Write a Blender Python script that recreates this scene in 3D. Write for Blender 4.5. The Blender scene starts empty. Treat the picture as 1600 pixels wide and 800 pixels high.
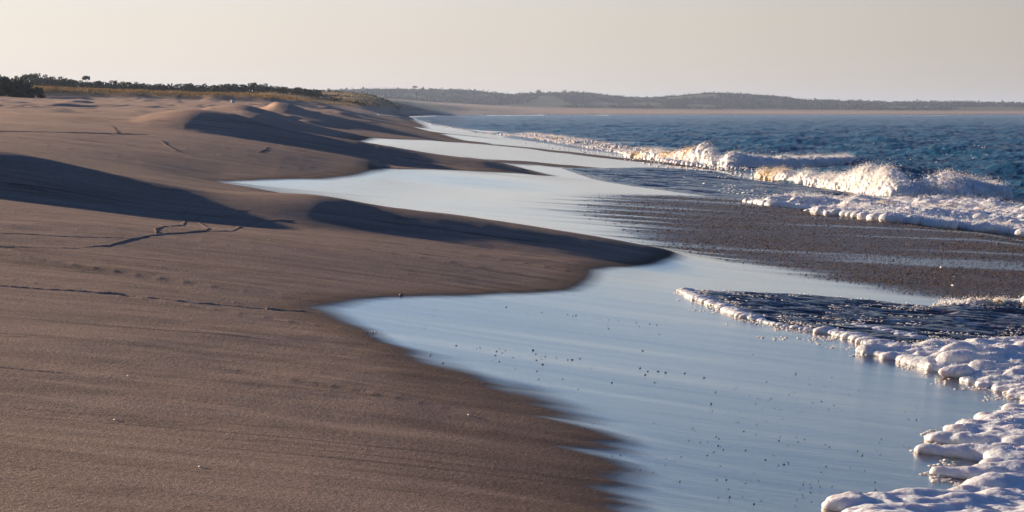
import bpy, bmesh, math, random
import numpy as np
from mathutils import Vector, Matrix, noise as mnoise

random.seed(7)
rng = np.random.default_rng(7)
S = bpy.context.scene
COL = S.collection
R = math.radians

# ------------------------------------------------------------------ camera
CAM_H = 2.5
FPX = 2986.0                      # focal length in pixels of a 1600 px wide frame
PITCH = math.atan(224.0 / FPX)
cam_data = bpy.data.cameras.new('camera')
cam_data.sensor_width = 36.0
cam_data.lens = 36.0 * FPX / 1600.0
cam_data.clip_start = 0.1
cam_data.clip_end = 40000.0
cam = bpy.data.objects.new('camera', cam_data)
COL.objects.link(cam)
cam.location = (0, 0, CAM_H)
cam.rotation_euler = (R(90) - PITCH, 0, 0)
S.camera = cam

# ------------------------------------------------------------------ light
SUN_EL = 10.5                     # degrees above the horizon
SUN_AZ = 56.0                     # degrees to the left of straight ahead
w = bpy.data.worlds.new('World')
S.world = w
w.use_nodes = True
wn, wl = w.node_tree.nodes, w.node_tree.links
wn.clear()
w_out = wn.new('ShaderNodeOutputWorld')
w_bg = wn.new('ShaderNodeBackground')
sky = wn.new('ShaderNodeTexSky')
sky.sky_type = 'NISHITA'
sky.sun_disc = False
sky.sun_elevation = R(SUN_EL)
sky.sun_rotation = R(-SUN_AZ)
sky.altitude = 0.0
sky.air_density = 1.0
sky.dust_density = 0.3
sky.ozone_density = 3.0
EXPO = 1.1
SKY_STRENGTH = 0.05
K = 1.0 / (SKY_STRENGTH * 2 ** EXPO)      # picture value -> sky colour
# a low layer of sea haze over the clear sky: warm at the horizon, pale blue above it, brighter towards the sun
tc = wn.new('ShaderNodeTexCoord')
sep = wn.new('ShaderNodeSeparateXYZ'); wl.new(tc.outputs['Generated'], sep.inputs[0])
def wramp(fac, stops):
    nd = wn.new('ShaderNodeValToRGB'); wl.new(fac, nd.inputs[0]); e = nd.color_ramp.elements
    while len(e) < len(stops): e.new(.5)
    for k_, (p_, c_) in enumerate(stops):
        e[k_].position = p_; e[k_].color = (c_,) * 3 + (1,) if isinstance(c_, (int, float)) else tuple(c_) + (1,)
    return nd.outputs[0]
def wmix(mode, fac, a_, b_):
    nd = wn.new('ShaderNodeMix'); nd.data_type = 'RGBA'; nd.blend_type = mode
    for i_, v_ in ((0, fac), (6, a_), (7, b_)):
        if hasattr(v_, 'is_output'): wl.new(v_, nd.inputs[i_])
        else: nd.inputs[i_].default_value = v_ if i_ == 0 else tuple(v_) + (1,)
    return nd.outputs[2]
def wmath(op, a_, b_):
    nd = wn.new('ShaderNodeMath'); nd.operation = op
    for i_, v_ in ((0, a_), (1, b_)):
        if hasattr(v_, 'is_output'): wl.new(v_, nd.inputs[i_])
        else: nd.inputs[i_].default_value = v_
    return nd.outputs[0]
cosz = wmath('ADD', wmath('MULTIPLY', sep.outputs[0], -math.sin(R(SUN_AZ))), wmath('MULTIPLY', sep.outputs[1], math.cos(R(SUN_AZ))))
glow = wmath('MULTIPLY_ADD', cosz, .93)
glow.node.inputs[2].default_value = .28
glow = wmath('MAXIMUM', glow, .40)
haze_col = wramp(sep.outputs[2], [(0.0, (.78, .675, .565)), (.05, (.79, .71, .605)), (.085, (.67, .74, .77)), (.18, (.46, .62, .76)), (.40, (.20, .32, .55))])
gl = wn.new('ShaderNodeCombineColor')
for i_ in range(3): wl.new(glow, gl.inputs[i_])
haze_col = wmix('MULTIPLY', 1.0, haze_col, gl.outputs[0])
haze_col = wmix('MULTIPLY', 1.0, haze_col, (K * 1.2, K * 1.2, K * 1.2))
haze_fac = wramp(sep.outputs[2], [(0.0, 1.0), (.09, .95), (.17, .6), (.33, .0)])
final = wmix('MIX', haze_fac, wmix('MULTIPLY', 1.0, sky.outputs[0], (.48, .75, 1.22)), haze_col)
w_bg.inputs['Strength'].default_value = SKY_STRENGTH
wl.new(final, w_bg.inputs['Color'])
wl.new(w_bg.outputs[0], w_out.inputs[0])

sl = bpy.data.lights.new('sun', 'SUN')
sl.energy = 5.0
sl.angle = R(0.6)
sl.color = (1.0, 0.79, 0.56)
sun = bpy.data.objects.new('sun', sl)
COL.objects.link(sun)
sdir = Vector((-math.sin(R(SUN_AZ)) * math.cos(R(SUN_EL)), math.cos(R(SUN_AZ)) * math.cos(R(SUN_EL)), math.sin(R(SUN_EL))))
sun.rotation_euler = sdir.to_track_quat('Z', 'Y').to_euler()

S.view_settings.view_transform = 'Standard'
S.view_settings.look = 'None'
S.view_settings.exposure = EXPO
S.view_settings.gamma = 1.0
S.cycles.use_denoising = True
S.cycles.max_bounces = 8
S.cycles.sample_clamp_indirect = 4.0

# ------------------------------------------------------------------ numeric noise
def _hash(ix, iy, iz, seed):
    h = (ix.astype(np.int64) * 374761393 + iy.astype(np.int64) * 668265263 + iz.astype(np.int64) * 2147483647 + seed * 1274126177) & 0xffffffff
    h = ((h ^ (h >> 13)) * 1274126177) & 0xffffffff
    h = (h ^ (h >> 16)) & 0xffffff
    return h / float(0xffffff) * 2 - 1

def vnoise2(x, y, seed=0):
    x0, y0 = np.floor(x), np.floor(y)
    fx, fy = x - x0, y - y0
    fx = fx * fx * fx * (fx * (fx * 6 - 15) + 10); fy = fy * fy * fy * (fy * (fy * 6 - 15) + 10)
    z = np.zeros_like(x0)
    a = _hash(x0, y0, z, seed); b = _hash(x0 + 1, y0, z, seed)
    c = _hash(x0, y0 + 1, z, seed); d = _hash(x0 + 1, y0 + 1, z, seed)
    return (a * (1 - fx) + b * fx) * (1 - fy) + (c * (1 - fx) + d * fx) * fy

def fbm2(x, y, octv=4, seed=0, gain=0.5):
    s, a, t = 0, 1.0, 0
    for k in range(octv):
        s = s + a * vnoise2(x * 2 ** k + 13.7 * k, y * 2 ** k - 7.3 * k, seed + k)
        t += a; a *= gain
    return s / t

def vnoise3(p, seed=0):
    p0 = np.floor(p); f = p - p0
    f = f * f * f * (f * (f * 6 - 15) + 10)
    r = 0
    for i in (0, 1):
        for j in (0, 1):
            for k in (0, 1):
                wgt = (f[:, 0] if i else 1 - f[:, 0]) * (f[:, 1] if j else 1 - f[:, 1]) * (f[:, 2] if k else 1 - f[:, 2])
                r = r + wgt * _hash(p0[:, 0] + i, p0[:, 1] + j, p0[:, 2] + k, seed)
    return r

def fbm3(p, octv=3, seed=0, gain=0.5):
    s, a, t = 0, 1.0, 0
    for k in range(octv):
        s = s + a * vnoise3(p * 2 ** k + 5.1 * k, seed + k); t += a; a *= gain
    return s / t

def sstep(a, b, x):
    t = np.clip((x - a) / (b - a), 0, 1)
    return t * t * (3 - 2 * t)

def pchip_slopes(xs, ys):
    h = np.diff(xs)
    d = np.diff(ys, axis=0) / h.reshape((-1,) + (1,) * (ys.ndim - 1))
    m = np.zeros_like(ys)
    m[0], m[-1] = d[0], d[-1]
    hh = h.reshape((-1,) + (1,) * (ys.ndim - 1))
    w1, w2 = 2 * hh[1:] + hh[:-1], hh[1:] + 2 * hh[:-1]
    with np.errstate(divide='ignore', invalid='ignore'):
        mm = (w1 + w2) / (w1 / d[:-1] + w2 / d[1:])
    m[1:-1] = np.where(d[:-1] * d[1:] > 0, mm, 0)
    return m

def pchip(xs, ys, x):
    xs = np.asarray(xs, float); ys = np.asarray(ys, float)
    m = pchip_slopes(xs, ys)
    x = np.clip(x, xs[0], xs[-1])
    i = np.clip(np.searchsorted(xs, x) - 1, 0, len(xs) - 2)
    h = xs[i + 1] - xs[i]; t = (x - xs[i]) / h
    return ((1 + 2 * t) * (1 - t) ** 2 * ys[i] + t * (1 - t) ** 2 * h * m[i] + t * t * (3 - 2 * t) * ys[i + 1] + t * t * (t - 1) * h * m[i + 1])

# ------------------------------------------------------------------ the lie of the land
# Survey lines across the beach, one for every distance Y ahead: (X, height) pairs, sea to the right.
XZ = {
    4.0: [(-9, 1.5), (-4, 1.15), (-2, .95), (-.5, .80), (.7, .60), (2, .42), (3.2, .30), (6, .0), (12, -.5)],
    7.3: [(-9, 1.4), (-4, 1.04), (-2, .88), (-.5, .75), (.8, .60), (2, .45), (3, .30), (6, .0), (12, -.5)],
    10.: [(-9, 1.4), (-4, 1.03), (-2.7, .92), (-1, .77), (.6, .58), (1.5, .46), (2.8, .32), (6, .02), (12, -.5)],
    12.: [(-10, 1.45), (-4, 1.05), (-2.2, .91), (-1, .79), (.25, .64), (1.5, .48), (3, .32), (6, .05), (13, -.5)],
    15.5: [(-10, 1.5), (-5, 1.18), (-3, 1.03), (-1.45, .87), (0, .69), (1.6, .51), (3, .37), (4.4, .27), (7, .05), (14, -.5)],
    18.: [(-10, 1.6), (-5, 1.28), (-2.5, 1.04), (-1.5, .92), (-.3, .77), (1.5, .56), (3, .42), (5, .28), (8, .05), (15, -.5)],
    20.7: [(-10, 1.7), (-5.5, 1.42), (-3, 1.17), (-1, .92), (.83, .67), (2, .54), (4, .38), (6, .25), (9, .05), (16, -.5)],
    23.2: [(-12, 1.9), (-9, 1.75), (-6.2, 1.48), (-3.9, 1.20), (-2.5, 1.07), (-1, .915), (.47, .745), (1.8, .565), (3, .46), (5, .35), (7, .26), (9.5, .05), (17, -.5)],
    25.5: [(-14, 2.35), (-9, 2.2), (-6.8, 1.99), (-4.8, 1.58), (-3.84, 1.45), (-2.73, 1.41), (-1.7, 1.25), (-.85, 1.14), (.51, .93), (1.37, .78), (2.05, .64), (2.5, .52), (3.3, .44), (5.5, .35), (7.5, .28), (10, .05), (18, -.5)],
    29.: [(-16, 2.3), (-12, 2.1), (-7.9, 1.72), (-5.5, 1.43), (-4, 1.24), (-2, .98), (0, .74), (1.5, .56), (2.8, .46), (4.5, .40), (7.5, .34), (8.6, .26), (10.5, .02), (20, -.5)],
    34.: [(-18, 2.3), (-14, 2.15), (-9.2, 1.76), (-6.5, 1.42), (-5, 1.2), (-2.5, .87), (0, .66), (2, .54), (4, .45), (6, .40), (8.2, .34), (9.3, .18), (11, .0), (22, -.5)],
    38.: [(-20, 2.35), (-16, 2.2), (-10.2, 1.82), (-7.5, 1.45), (-5.7, 1.12), (-3.8, .93), (-1, .74), (1, .61), (3, .51), (5, .43), (7.5, .36), (8.8, .18), (11, -.02), (24, -.5)],
    45.: [(-24, 2.4), (-18, 2.3), (-12, 1.95), (-8, 1.55), (-5.5, 1.2), (-4.2, 1.0), (-2.5, .82), (0, .64), (2, .53), (4.5, .43), (6, .37), (7.5, .18), (10, .0), (26, -.5)],
    52.: [(-26, 2.5), (-20, 2.4), (-14, 2.22), (-10, 1.96), (-7.2, 1.62), (-5, 1.28), (-3.9, 1.1), (-3.5, .99), (-1.74, .88), (0, .74), (1.04, .62), (2.5, .47), (5, .36), (7, .2), (10, -.02), (28, -.5)],
    56.: [(-28, 2.6), (-20, 2.45), (-15, 2.32), (-12, 2.14), (-10.3, 2.03), (-7.6, 1.70), (-5.0, 1.34), (-3.2, 1.03), (-1.5, .86), (.4, .66), (1.5, .55), (3, .43), (5, .34), (7.5, .18), (11, -.05), (30, -.5)],
    60.: [(-30, 2.75), (-20, 2.55), (-14, 2.42), (-12.0, 2.33), (-11.3, 2.46), (-10.05, 2.62), (-8.84, 2.50), (-8.04, 2.30), (-6.53, 1.90), (-4.82, 1.60), (-4.02, 1.46), (-2.5, 1.19), (-1, .97), (0, .74), (1, .55), (2.5, .44), (5, .33), (8, .15), (12, -.1), (32, -.5)],
    70.: [(-35, 2.9), (-22, 2.65), (-16, 2.48), (-11, 2.1), (-8, 1.7), (-5, 1.25), (-2, .9), (1, .6), (3, .45), (6, .32), (9, .1), (13, -.2), (35, -.6)],
    90.: [(-40, 2.95), (-28, 2.75), (-18, 2.5), (-13, 2.2), (-10, 1.65), (-6.9, 1.12), (-4, .85), (0, .6), (3, .42), (6, .28), (8.3, .08), (12, -.2), (40, -.6)],
    100.: [(-45, 3.0), (-32, 2.9), (-19, 2.62), (-16.7, 2.65), (-15.4, 2.86), (-14.4, 2.94), (-12.7, 2.6), (-10, 1.75), (-7, 1.15), (-4, .8), (0, .55), (3, .38), (5.5, .2), (7.2, .05), (11, -.2), (42, -.6)],
    112.: [(-50, 3.1), (-34, 2.95), (-22, 2.6), (-16, 2.3), (-12, 1.75), (-8, 1.2), (-5.9, .95), (-2, .6), (2, .38), (4.5, .2), (6.5, .05), (11, -.2), (44, -.6)],
    122.: [(-55, 3.2), (-36, 3.0), (-22, 2.72), (-17, 2.55), (-15, 2.45), (-10, 1.55), (-6, .92), (-3.5, .6), (0, .38), (3, .2), (5.5, .05), (10, -.2), (45, -.6)],
    130.: [(-60, 3.3), (-38, 3.1), (-22, 2.75), (-17.6, 2.60), (-16.7, 2.82), (-15.9, 3.2), (-15.2, 3.12), (-13.9, 2.70), (-10.45, 1.89), (-8.7, 1.46), (-6.5, 1.02), (-4.35, .66), (-2.6, .43), (0, .3), (3, .12), (5, .02), (10, -.2), (45, -.6)],
    150.: [(-70, 3.5), (-45, 3.3), (-28, 2.9), (-20, 2.7), (-14, 2.2), (-10, 1.55), (-6, .95), (-3, .6), (0, .3), (3.2, .06), (8, -.2), (50, -.6)],
    165.: [(-75, 3.6), (-50, 3.35), (-31, 3.0), (-21, 2.95), (-16, 2.7), (-12, 1.9), (-8, 1.2), (-4, .6), (0, .2), (2.4, .03), (8, -.2), (50, -.6)],
    185.: [(-80, 3.8), (-55, 3.4), (-34, 3.1), (-24, 2.8), (-17, 2.0), (-10, 1.15), (-5, .6), (-1, .2), (1, .03), (8, -.2), (50, -.6)],
}
# farther lines are levelled against the horizon: (bearing, level) read like a theodolite's divided circle
PY = {
    220.: [(-800, 140), (-400, 150), (0, 153.5), (150, 156), (300, 159), (420, 164), (480, 171), (560, 184), (640, 197), (720, 206), (775, 209.5), (900, 213), (3000, 216)],
    238.: [(-800, 147), (-400, 149), (0, 151), (150, 153.5), (300, 157), (400, 160), (450, 163), (500, 170), (560, 180), (640, 194), (710, 203), (760, 207.5), (900, 211), (3000, 213)],
    243.: [(-800, 124), (-400, 128), (0, 137), (70, 139), (150, 142.5), (300, 148.5), (400, 152), (450, 158), (500, 166), (560, 178), (640, 192), (700, 200), (750, 205.5), (900, 209), (3000, 212)],
    300.: [(-800, 124), (-400, 130), (0, 138), (150, 143.5), (300, 148.5), (420, 151), (480, 157), (520, 166), (570, 175), (620, 184), (670, 194), (712, 200.6), (850, 204), (3000, 206)],
    400.: [(-800, 122), (-400, 127), (0, 136), (100, 140.5), (150, 142), (300, 146.5), (420, 147.5), (470, 151), (502, 157), (530, 160), (565, 165), (600, 175), (640, 186), (680, 194.5), (760, 197), (3000, 199)],
    600.: [(-800, 128), (-400, 132), (0, 139), (300, 146), (450, 145), (540, 148), (580, 153), (610, 165), (635, 180), (655, 188.3), (720, 191), (3000, 192)],
    1000.: [(-800, 122), (-400, 125), (0, 135), (450, 142), (560, 147), (600, 156), (622, 172), (640, 183.4), (700, 185), (3000, 187)],
    1500.: [(-800, 130), (0, 138), (450, 145), (560, 150), (620, 160), (650, 172), (690, 180.9), (800, 182), (3000, 183)],
    1700.: [(-800, 135), (0, 142), (560, 152), (680, 162), (740, 172), (830, 180.3), (1000, 181.3), (3000, 182)],
    1800.: [(-800, 138), (0, 145), (560, 153), (700, 163), (850, 173), (1000, 178), (1250, 180.1), (1700, 180.8), (3000, 181)],
    1900.: [(-800, 140), (0, 145), (560, 153), (700, 162), (900, 171), (1200, 174), (1600, 175), (3000, 175)],
    2100.: [(-800, 140), (0, 145), (560, 150), (700, 158), (900, 166), (1200, 168), (1600, 170), (3000, 170)],
    2500.: [(-800, 140), (0, 145), (440, 143), (560, 143), (640, 142), (700, 142), (740, 144), (800, 149.5), (840, 148), (900, 147), (960, 152), (1010, 155), (1050, 152), (1110, 147), (1150, 148.5), (1200, 152), (1260, 158), (1340, 160), (1500, 162), (1600, 164), (3000, 165)],
    3500.: [(-800, 160), (0, 165), (1600, 170), (3000, 170)],
    9000.: [(-800, 175), (3000, 175)],
}
UG = np.concatenate([np.linspace(-3, -.4, 53)[:-1], np.linspace(-.4, .4, 1601), np.linspace(.4, 3, 53)[1:]])
_ys, _rows = [], []
for Yk, pts in sorted(XZ.items()):
    a = np.array(pts, float)
    _ys.append(Yk); _rows.append(pchip(a[:, 0] / Yk, a[:, 1], UG))
for Yk, pts in sorted(PY.items()):
    a = np.array(pts, float)
    _ys.append(Yk); _rows.append(pchip((a[:, 0] - 800) / FPX, CAM_H + (176 - a[:, 1]) / FPX * Yk, UG))
LY = np.log(np.array(_ys)); TZ = np.array(_rows)
TM = pchip_slopes(LY, TZ)

def base_z(X, Y):
    Ye = np.maximum(Y, 4.0)
    u = np.clip(X / Ye, -2.999, 2.999); v = np.clip(np.log(Ye), LY[0], LY[-1] - 1e-6)
    iu = np.clip(np.searchsorted(UG, u) - 1, 0, len(UG) - 2); fu = (u - UG[iu]) / (UG[iu + 1] - UG[iu])
    iv = np.clip(np.searchsorted(LY, v, side='right') - 1, 0, len(LY) - 2)
    h = LY[iv + 1] - LY[iv]; t = (v - LY[iv]) / h
    def at_(T, k): return T[k, iu] * (1 - fu) + T[k, iu + 1] * fu
    return ((1 + 2 * t) * (1 - t) ** 2 * at_(TZ, iv) + t * (1 - t) ** 2 * h * at_(TM, iv)
            + t * t * (3 - 2 * t) * at_(TZ, iv + 1) + t * t * (t - 1) * h * at_(TM, iv + 1))

def bearing(X, Y):                 # bearing of a ground point, 0..1600 across the view
    return 800 + FPX * X / np.maximum(Y, 4.0)

WE = np.array([(4, 1500), (7, 1150), (9.6, 1000), (11, 930), (12, 870), (13, 760), (13.9, 650), (15, 555), (15.8, 520), (16.6, 570), (18, 740), (19.5, 885), (20.3, 908), (21.2, 922), (22.2, 925), (23, 960), (24, 1040), (25, 1076), (25.8, 1085),
               (27, 1020), (29, 820), (31, 650), (34, 450), (38, 352), (40, 420), (43, 510), (47, 565), (50, 592), (52, 610), (54, 700), (57, 800), (60, 862), (63, 820), (70, 690), (80, 605),
               (90, 566), (100, 590), (110, 645), (120, 700), (130, 742), (140, 705), (160, 655), (185, 640), (220, 670), (300, 655), (400, 640), (600, 625), (1000, 620), (1500, 640), (1700, 720), (1800, 1000), (1850, 1600), (1900, 4000)], float)
GE = np.array([(20, 1900), (21, 1600), (22, 1500), (24, 1290), (27, 1090), (30, 1010), (36, 960), (42, 930), (46, 940), (48, 1050), (50, 1500), (52, 3000)], float)

def wetness(X, Y):
    p = bearing(X, Y); ly = np.log(np.maximum(Y, 4))
    e = np.interp(ly, np.log(WE[:, 0]), WE[:, 1])
    sc = 14 / np.maximum(Y, 6)
    st = fbm2(X * .22 * sc + 5, (Y * 1.3 + X * .35) * sc, 4, 11)
    st = st + .45 * fbm2(X * .16 * sc + 9, (Y * 5 + X * 1.1) * sc, 3, 19) + .5 * fbm2(X * .35 + 1, Y * 3.0 + X * .75, 3, 29) * (1 - sstep(13, 16, Y))
    wd = 25 + 1000 / np.maximum(Y, 6) + 190 * (1 - sstep(10.5, 14.5, Y))
    return sstep(-1.1, 1.1, (p - e) / wd + .95 * st), p - e

def gravelness(X, Y):
    p = bearing(X, Y)
    e = np.interp(np.maximum(Y, 4), GE[:, 0], GE[:, 1], left=4000, right=4000)
    st = fbm2(X * .3, Y * 2.0 + X * .5, 4, 31)
    return sstep(-1, 1, (p - e) / 95 + 1.5 * st * sstep(20, 27, Y)) * (1 - .42 * sstep(.08, .35, fbm2(X * .10 + 4, Y * .9 + X * .22, 3, 37)))

def ground_z(X, Y):
    z = base_z(X, Y)
    near = 1 - sstep(90, 400, Y)
    # wind and swash streaks running obliquely across the beach, low mounds higher up
    dry = 1 - wetness(X, Y)[0]
    s1 = fbm2(X * .10 + 3, Y * .9 + X * .33, 4, 3)
    z = z + near * dry * .018 * s1
    z = z + near * dry * .007 * fbm2(X * .35, Y * 4 + X * 1.4, 3, 5)
    r1 = 1 - np.abs(fbm2(X * .10 + 7, Y * .75 + X * .29, 3, 13)) * 2
    z = z + near * dry * .010 * np.clip(r1, 0, 1) ** 14 * sstep(-.2, .3, fbm2(X * .3, Y * .3, 2, 15))
    z = z + near * dry * .012 * fbm2(X * 1.1, Y * 1.6, 4, 23) * sstep(.0, .4, fbm2(X * .22, Y * .25, 2, 27))
    z = z + near * (1 - dry) * .0040 * fbm2(X * .18 + 2, Y * 1.5 + X * .3, 4, 7)
    far = sstep(40, 110, Y) * (1 - sstep(230, 300, Y)) * sstep(1.5, 2.3, z)
    m = np.maximum(fbm2(X * .35, Y * .11, 3, 41), 0)
    z = z + far * .34 * m
    dune = sstep(240, 300, Y) * (1 - sstep(1200, 1600, Y)) * sstep(2.5, 4, z)
    z = z + dune * .55 * fbm2(X * .05, Y * .03, 4, 51)
    hill = sstep(1900, 2200, Y) * (1 - sstep(3000, 3500, Y))
    z = z + hill * 2.0 * fbm2(X * .012, Y * .008, 4, 61)
    return z

def gz(x, y):
    return float(ground_z(np.array([float(x)]), np.array([float(y)]))[0])

# ------------------------------------------------------------------ reading positions off the survey photograph
_CP, _SP = math.cos(PITCH), math.sin(PITCH)
_YR = np.exp(np.linspace(math.log(5), math.log(2600), 2600))
def hit(px, py, lift=0.0):
    """ground point on a line of sight"""
    dx, up = (px - 800) / FPX, (400 - py) / FPX
    fy = _CP + up * _SP; fz = -_SP + up * _CP
    t = _YR / fy
    z = np.maximum(base_z(dx * t, _YR), 0) + lift
    zr = CAM_H + fz * t
    k = np.argmax(zr < z)
    if k == 0: k = len(_YR) - 1
    d0, d1 = zr[k - 1] - z[k - 1], zr[k] - z[k]
    f = d0 / (d0 - d1) if d0 != d1 else 0
    Y = _YR[k - 1] + (_YR[k] - _YR[k - 1]) * f
    return dx * Y / fy, Y
def hits(pts, lift=0.0): return np.array([hit(x, y, lift) for x, y in pts])
def at(px, Y): return (px - 800) / FPX * Y

def in_poly(x, y, P):
    c = np.zeros(len(x), bool); n = len(P); j = n - 1
    for i in range(n):
        xi, yi = P[i]; xj, yj = P[j]
        c ^= ((yi > y) != (yj > y)) & (x < (xj - xi) * (y - yi) / (yj - yi + 1e-12) + xi)
        j = i
    return c
def seg_dist(x, y, P, closed=True):
    d = np.full(len(x), 1e9); n = len(P)
    for i in range(n if closed else n - 1):
        ax, ay = P[i]; bx, by = P[(i + 1) % n]
        L2 = (bx - ax) ** 2 + (by - ay) ** 2 + 1e-12
        t = np.clip(((x - ax) * (bx - ax) + (y - ay) * (by - ay)) / L2, 0, 1)
        d = np.minimum(d, np.hypot(x - ax - t * (bx - ax), y - ay - t * (by - ay)))
    return d
def along(P, n):
    P = np.asarray(P, float); s_ = np.r_[0, np.cumsum(np.linalg.norm(np.diff(P, axis=0), axis=1))]
    q = np.linspace(0, s_[-1], n)
    return np.stack([np.interp(q, s_, P[:, k]) for k in range(P.shape[1])], 1)

# ------------------------------------------------------------------ mesh helpers
def mesh_np(name, verts, faces, mat, kind=None, smooth=True, parent=None, attrs=None):
    me = bpy.data.meshes.new(name)
    verts = np.asarray(verts, np.float32); faces = np.asarray(faces, np.int32)
    n = faces.shape[1]
    me.vertices.add(len(verts)); me.vertices.foreach_set('co', verts.ravel())
    me.loops.add(faces.size); me.loops.foreach_set('vertex_index', faces.ravel())
    me.polygons.add(len(faces))
    me.polygons.foreach_set('loop_start', np.arange(0, faces.size, n, dtype=np.int32))
    me.polygons.foreach_set('loop_total', np.full(len(faces), n, np.int32))
    if smooth: me.polygons.foreach_set('use_smooth', np.ones(len(faces), bool))
    me.update(calc_edges=True); me.validate()
    for k, v in (attrs or {}).items():
        at = me.attributes.new(k, 'FLOAT', 'POINT'); at.data.foreach_set('value', np.asarray(v, np.float32))
    if mat: me.materials.append(mat)
    o = bpy.data.objects.new(name, me); COL.objects.link(o)
    if kind: o['kind'] = kind
    if parent: o.parent = parent
    return o

def tag(o, label, cat, group=None, kind=None):
    o['label'] = label; o['category'] = cat
    if group: o['group'] = group
    if kind: o['kind'] = kind
    return o

def grid_faces(nr, nc):
    i = np.arange(nr - 1)[:, None] * nc + np.arange(nc - 1)[None, :]
    return np.stack([i, i + 1, i + nc + 1, i + nc], -1).reshape(-1, 4)

class NT:
    """small helper for node materials"""
    def __init__(self, name):
        self.m = bpy.data.materials.new(name); self.m.use_nodes = True
        self.t = self.m.node_tree; self.n = self.t.nodes; self.l = self.t.links
        self.b = self.n['Principled BSDF']
        self.pos = self.n.new('ShaderNodeNewGeometry').outputs['Position']
    def __call__(self, typ, ins=None, **kw):
        nd = self.n.new('ShaderNode' + typ)
        for k, v in kw.items(): setattr(nd, k, v)
        for k, v in (ins or {}).items():
            s = nd.inputs[k]
            if hasattr(v, 'is_output'): self.l.new(v, s)
            else: s.default_value = v
        return nd
    def attr(self, name): return self('Attribute', attribute_name=name).outputs['Fac']
    def map(self, scale, rot=(0, 0, 0)):
        return self('Mapping', {'Vector': self.pos, 'Scale': scale, 'Rotation': rot}).outputs[0]
    def noise(self, vec, scale, detail=4, rough=.5):
        return self('TexNoise', {'Vector': vec, 'Scale': scale, 'Detail': detail, 'Roughness': rough}).outputs['Fac']
    def ramp(self, fac, stops):
        nd = self('ValToRGB', {'Fac': fac}); e = nd.color_ramp.elements
        while len(e) < len(stops): e.new(.5)
        for k, (p, c) in enumerate(stops):
            e[k].position = p; e[k].color = (c, c, c, 1) if isinstance(c, (int, float)) else tuple(c) + (1,)
        return nd.outputs['Color']
    def mix(self, fac, a, b, mode='MIX'):
        nd = self.n.new('ShaderNodeMix'); nd.data_type = 'RGBA'; nd.blend_type = mode
        for i, v in ((0, fac), (6, a), (7, b)):
            if hasattr(v, 'is_output'): self.l.new(v, nd.inputs[i])
            else: nd.inputs[i].default_value = v if i == 0 else tuple(v) + (1,)
        return nd.outputs[2]
    def math(self, op, a, b=0.0, clamp=False):
        return self('Math', {0: a, 1: b}, operation=op, use_clamp=clamp).outputs[0]
    def set(self, **kw):
        for k, v in kw.items():
            s = self.b.inputs[k.replace('_', ' ')]
            if hasattr(v, 'is_output'): self.l.new(v, s)
            else: s.default_value = v if not isinstance(v, tuple) or len(v) == 4 else v + (1,)
    def bump(self, h, strength, dist, normal=None):
        ins = {'Height': h, 'Strength': strength, 'Distance': dist}
        if normal is not None: ins['Normal'] = normal
        return self('Bump', ins).outputs[0]

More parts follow.
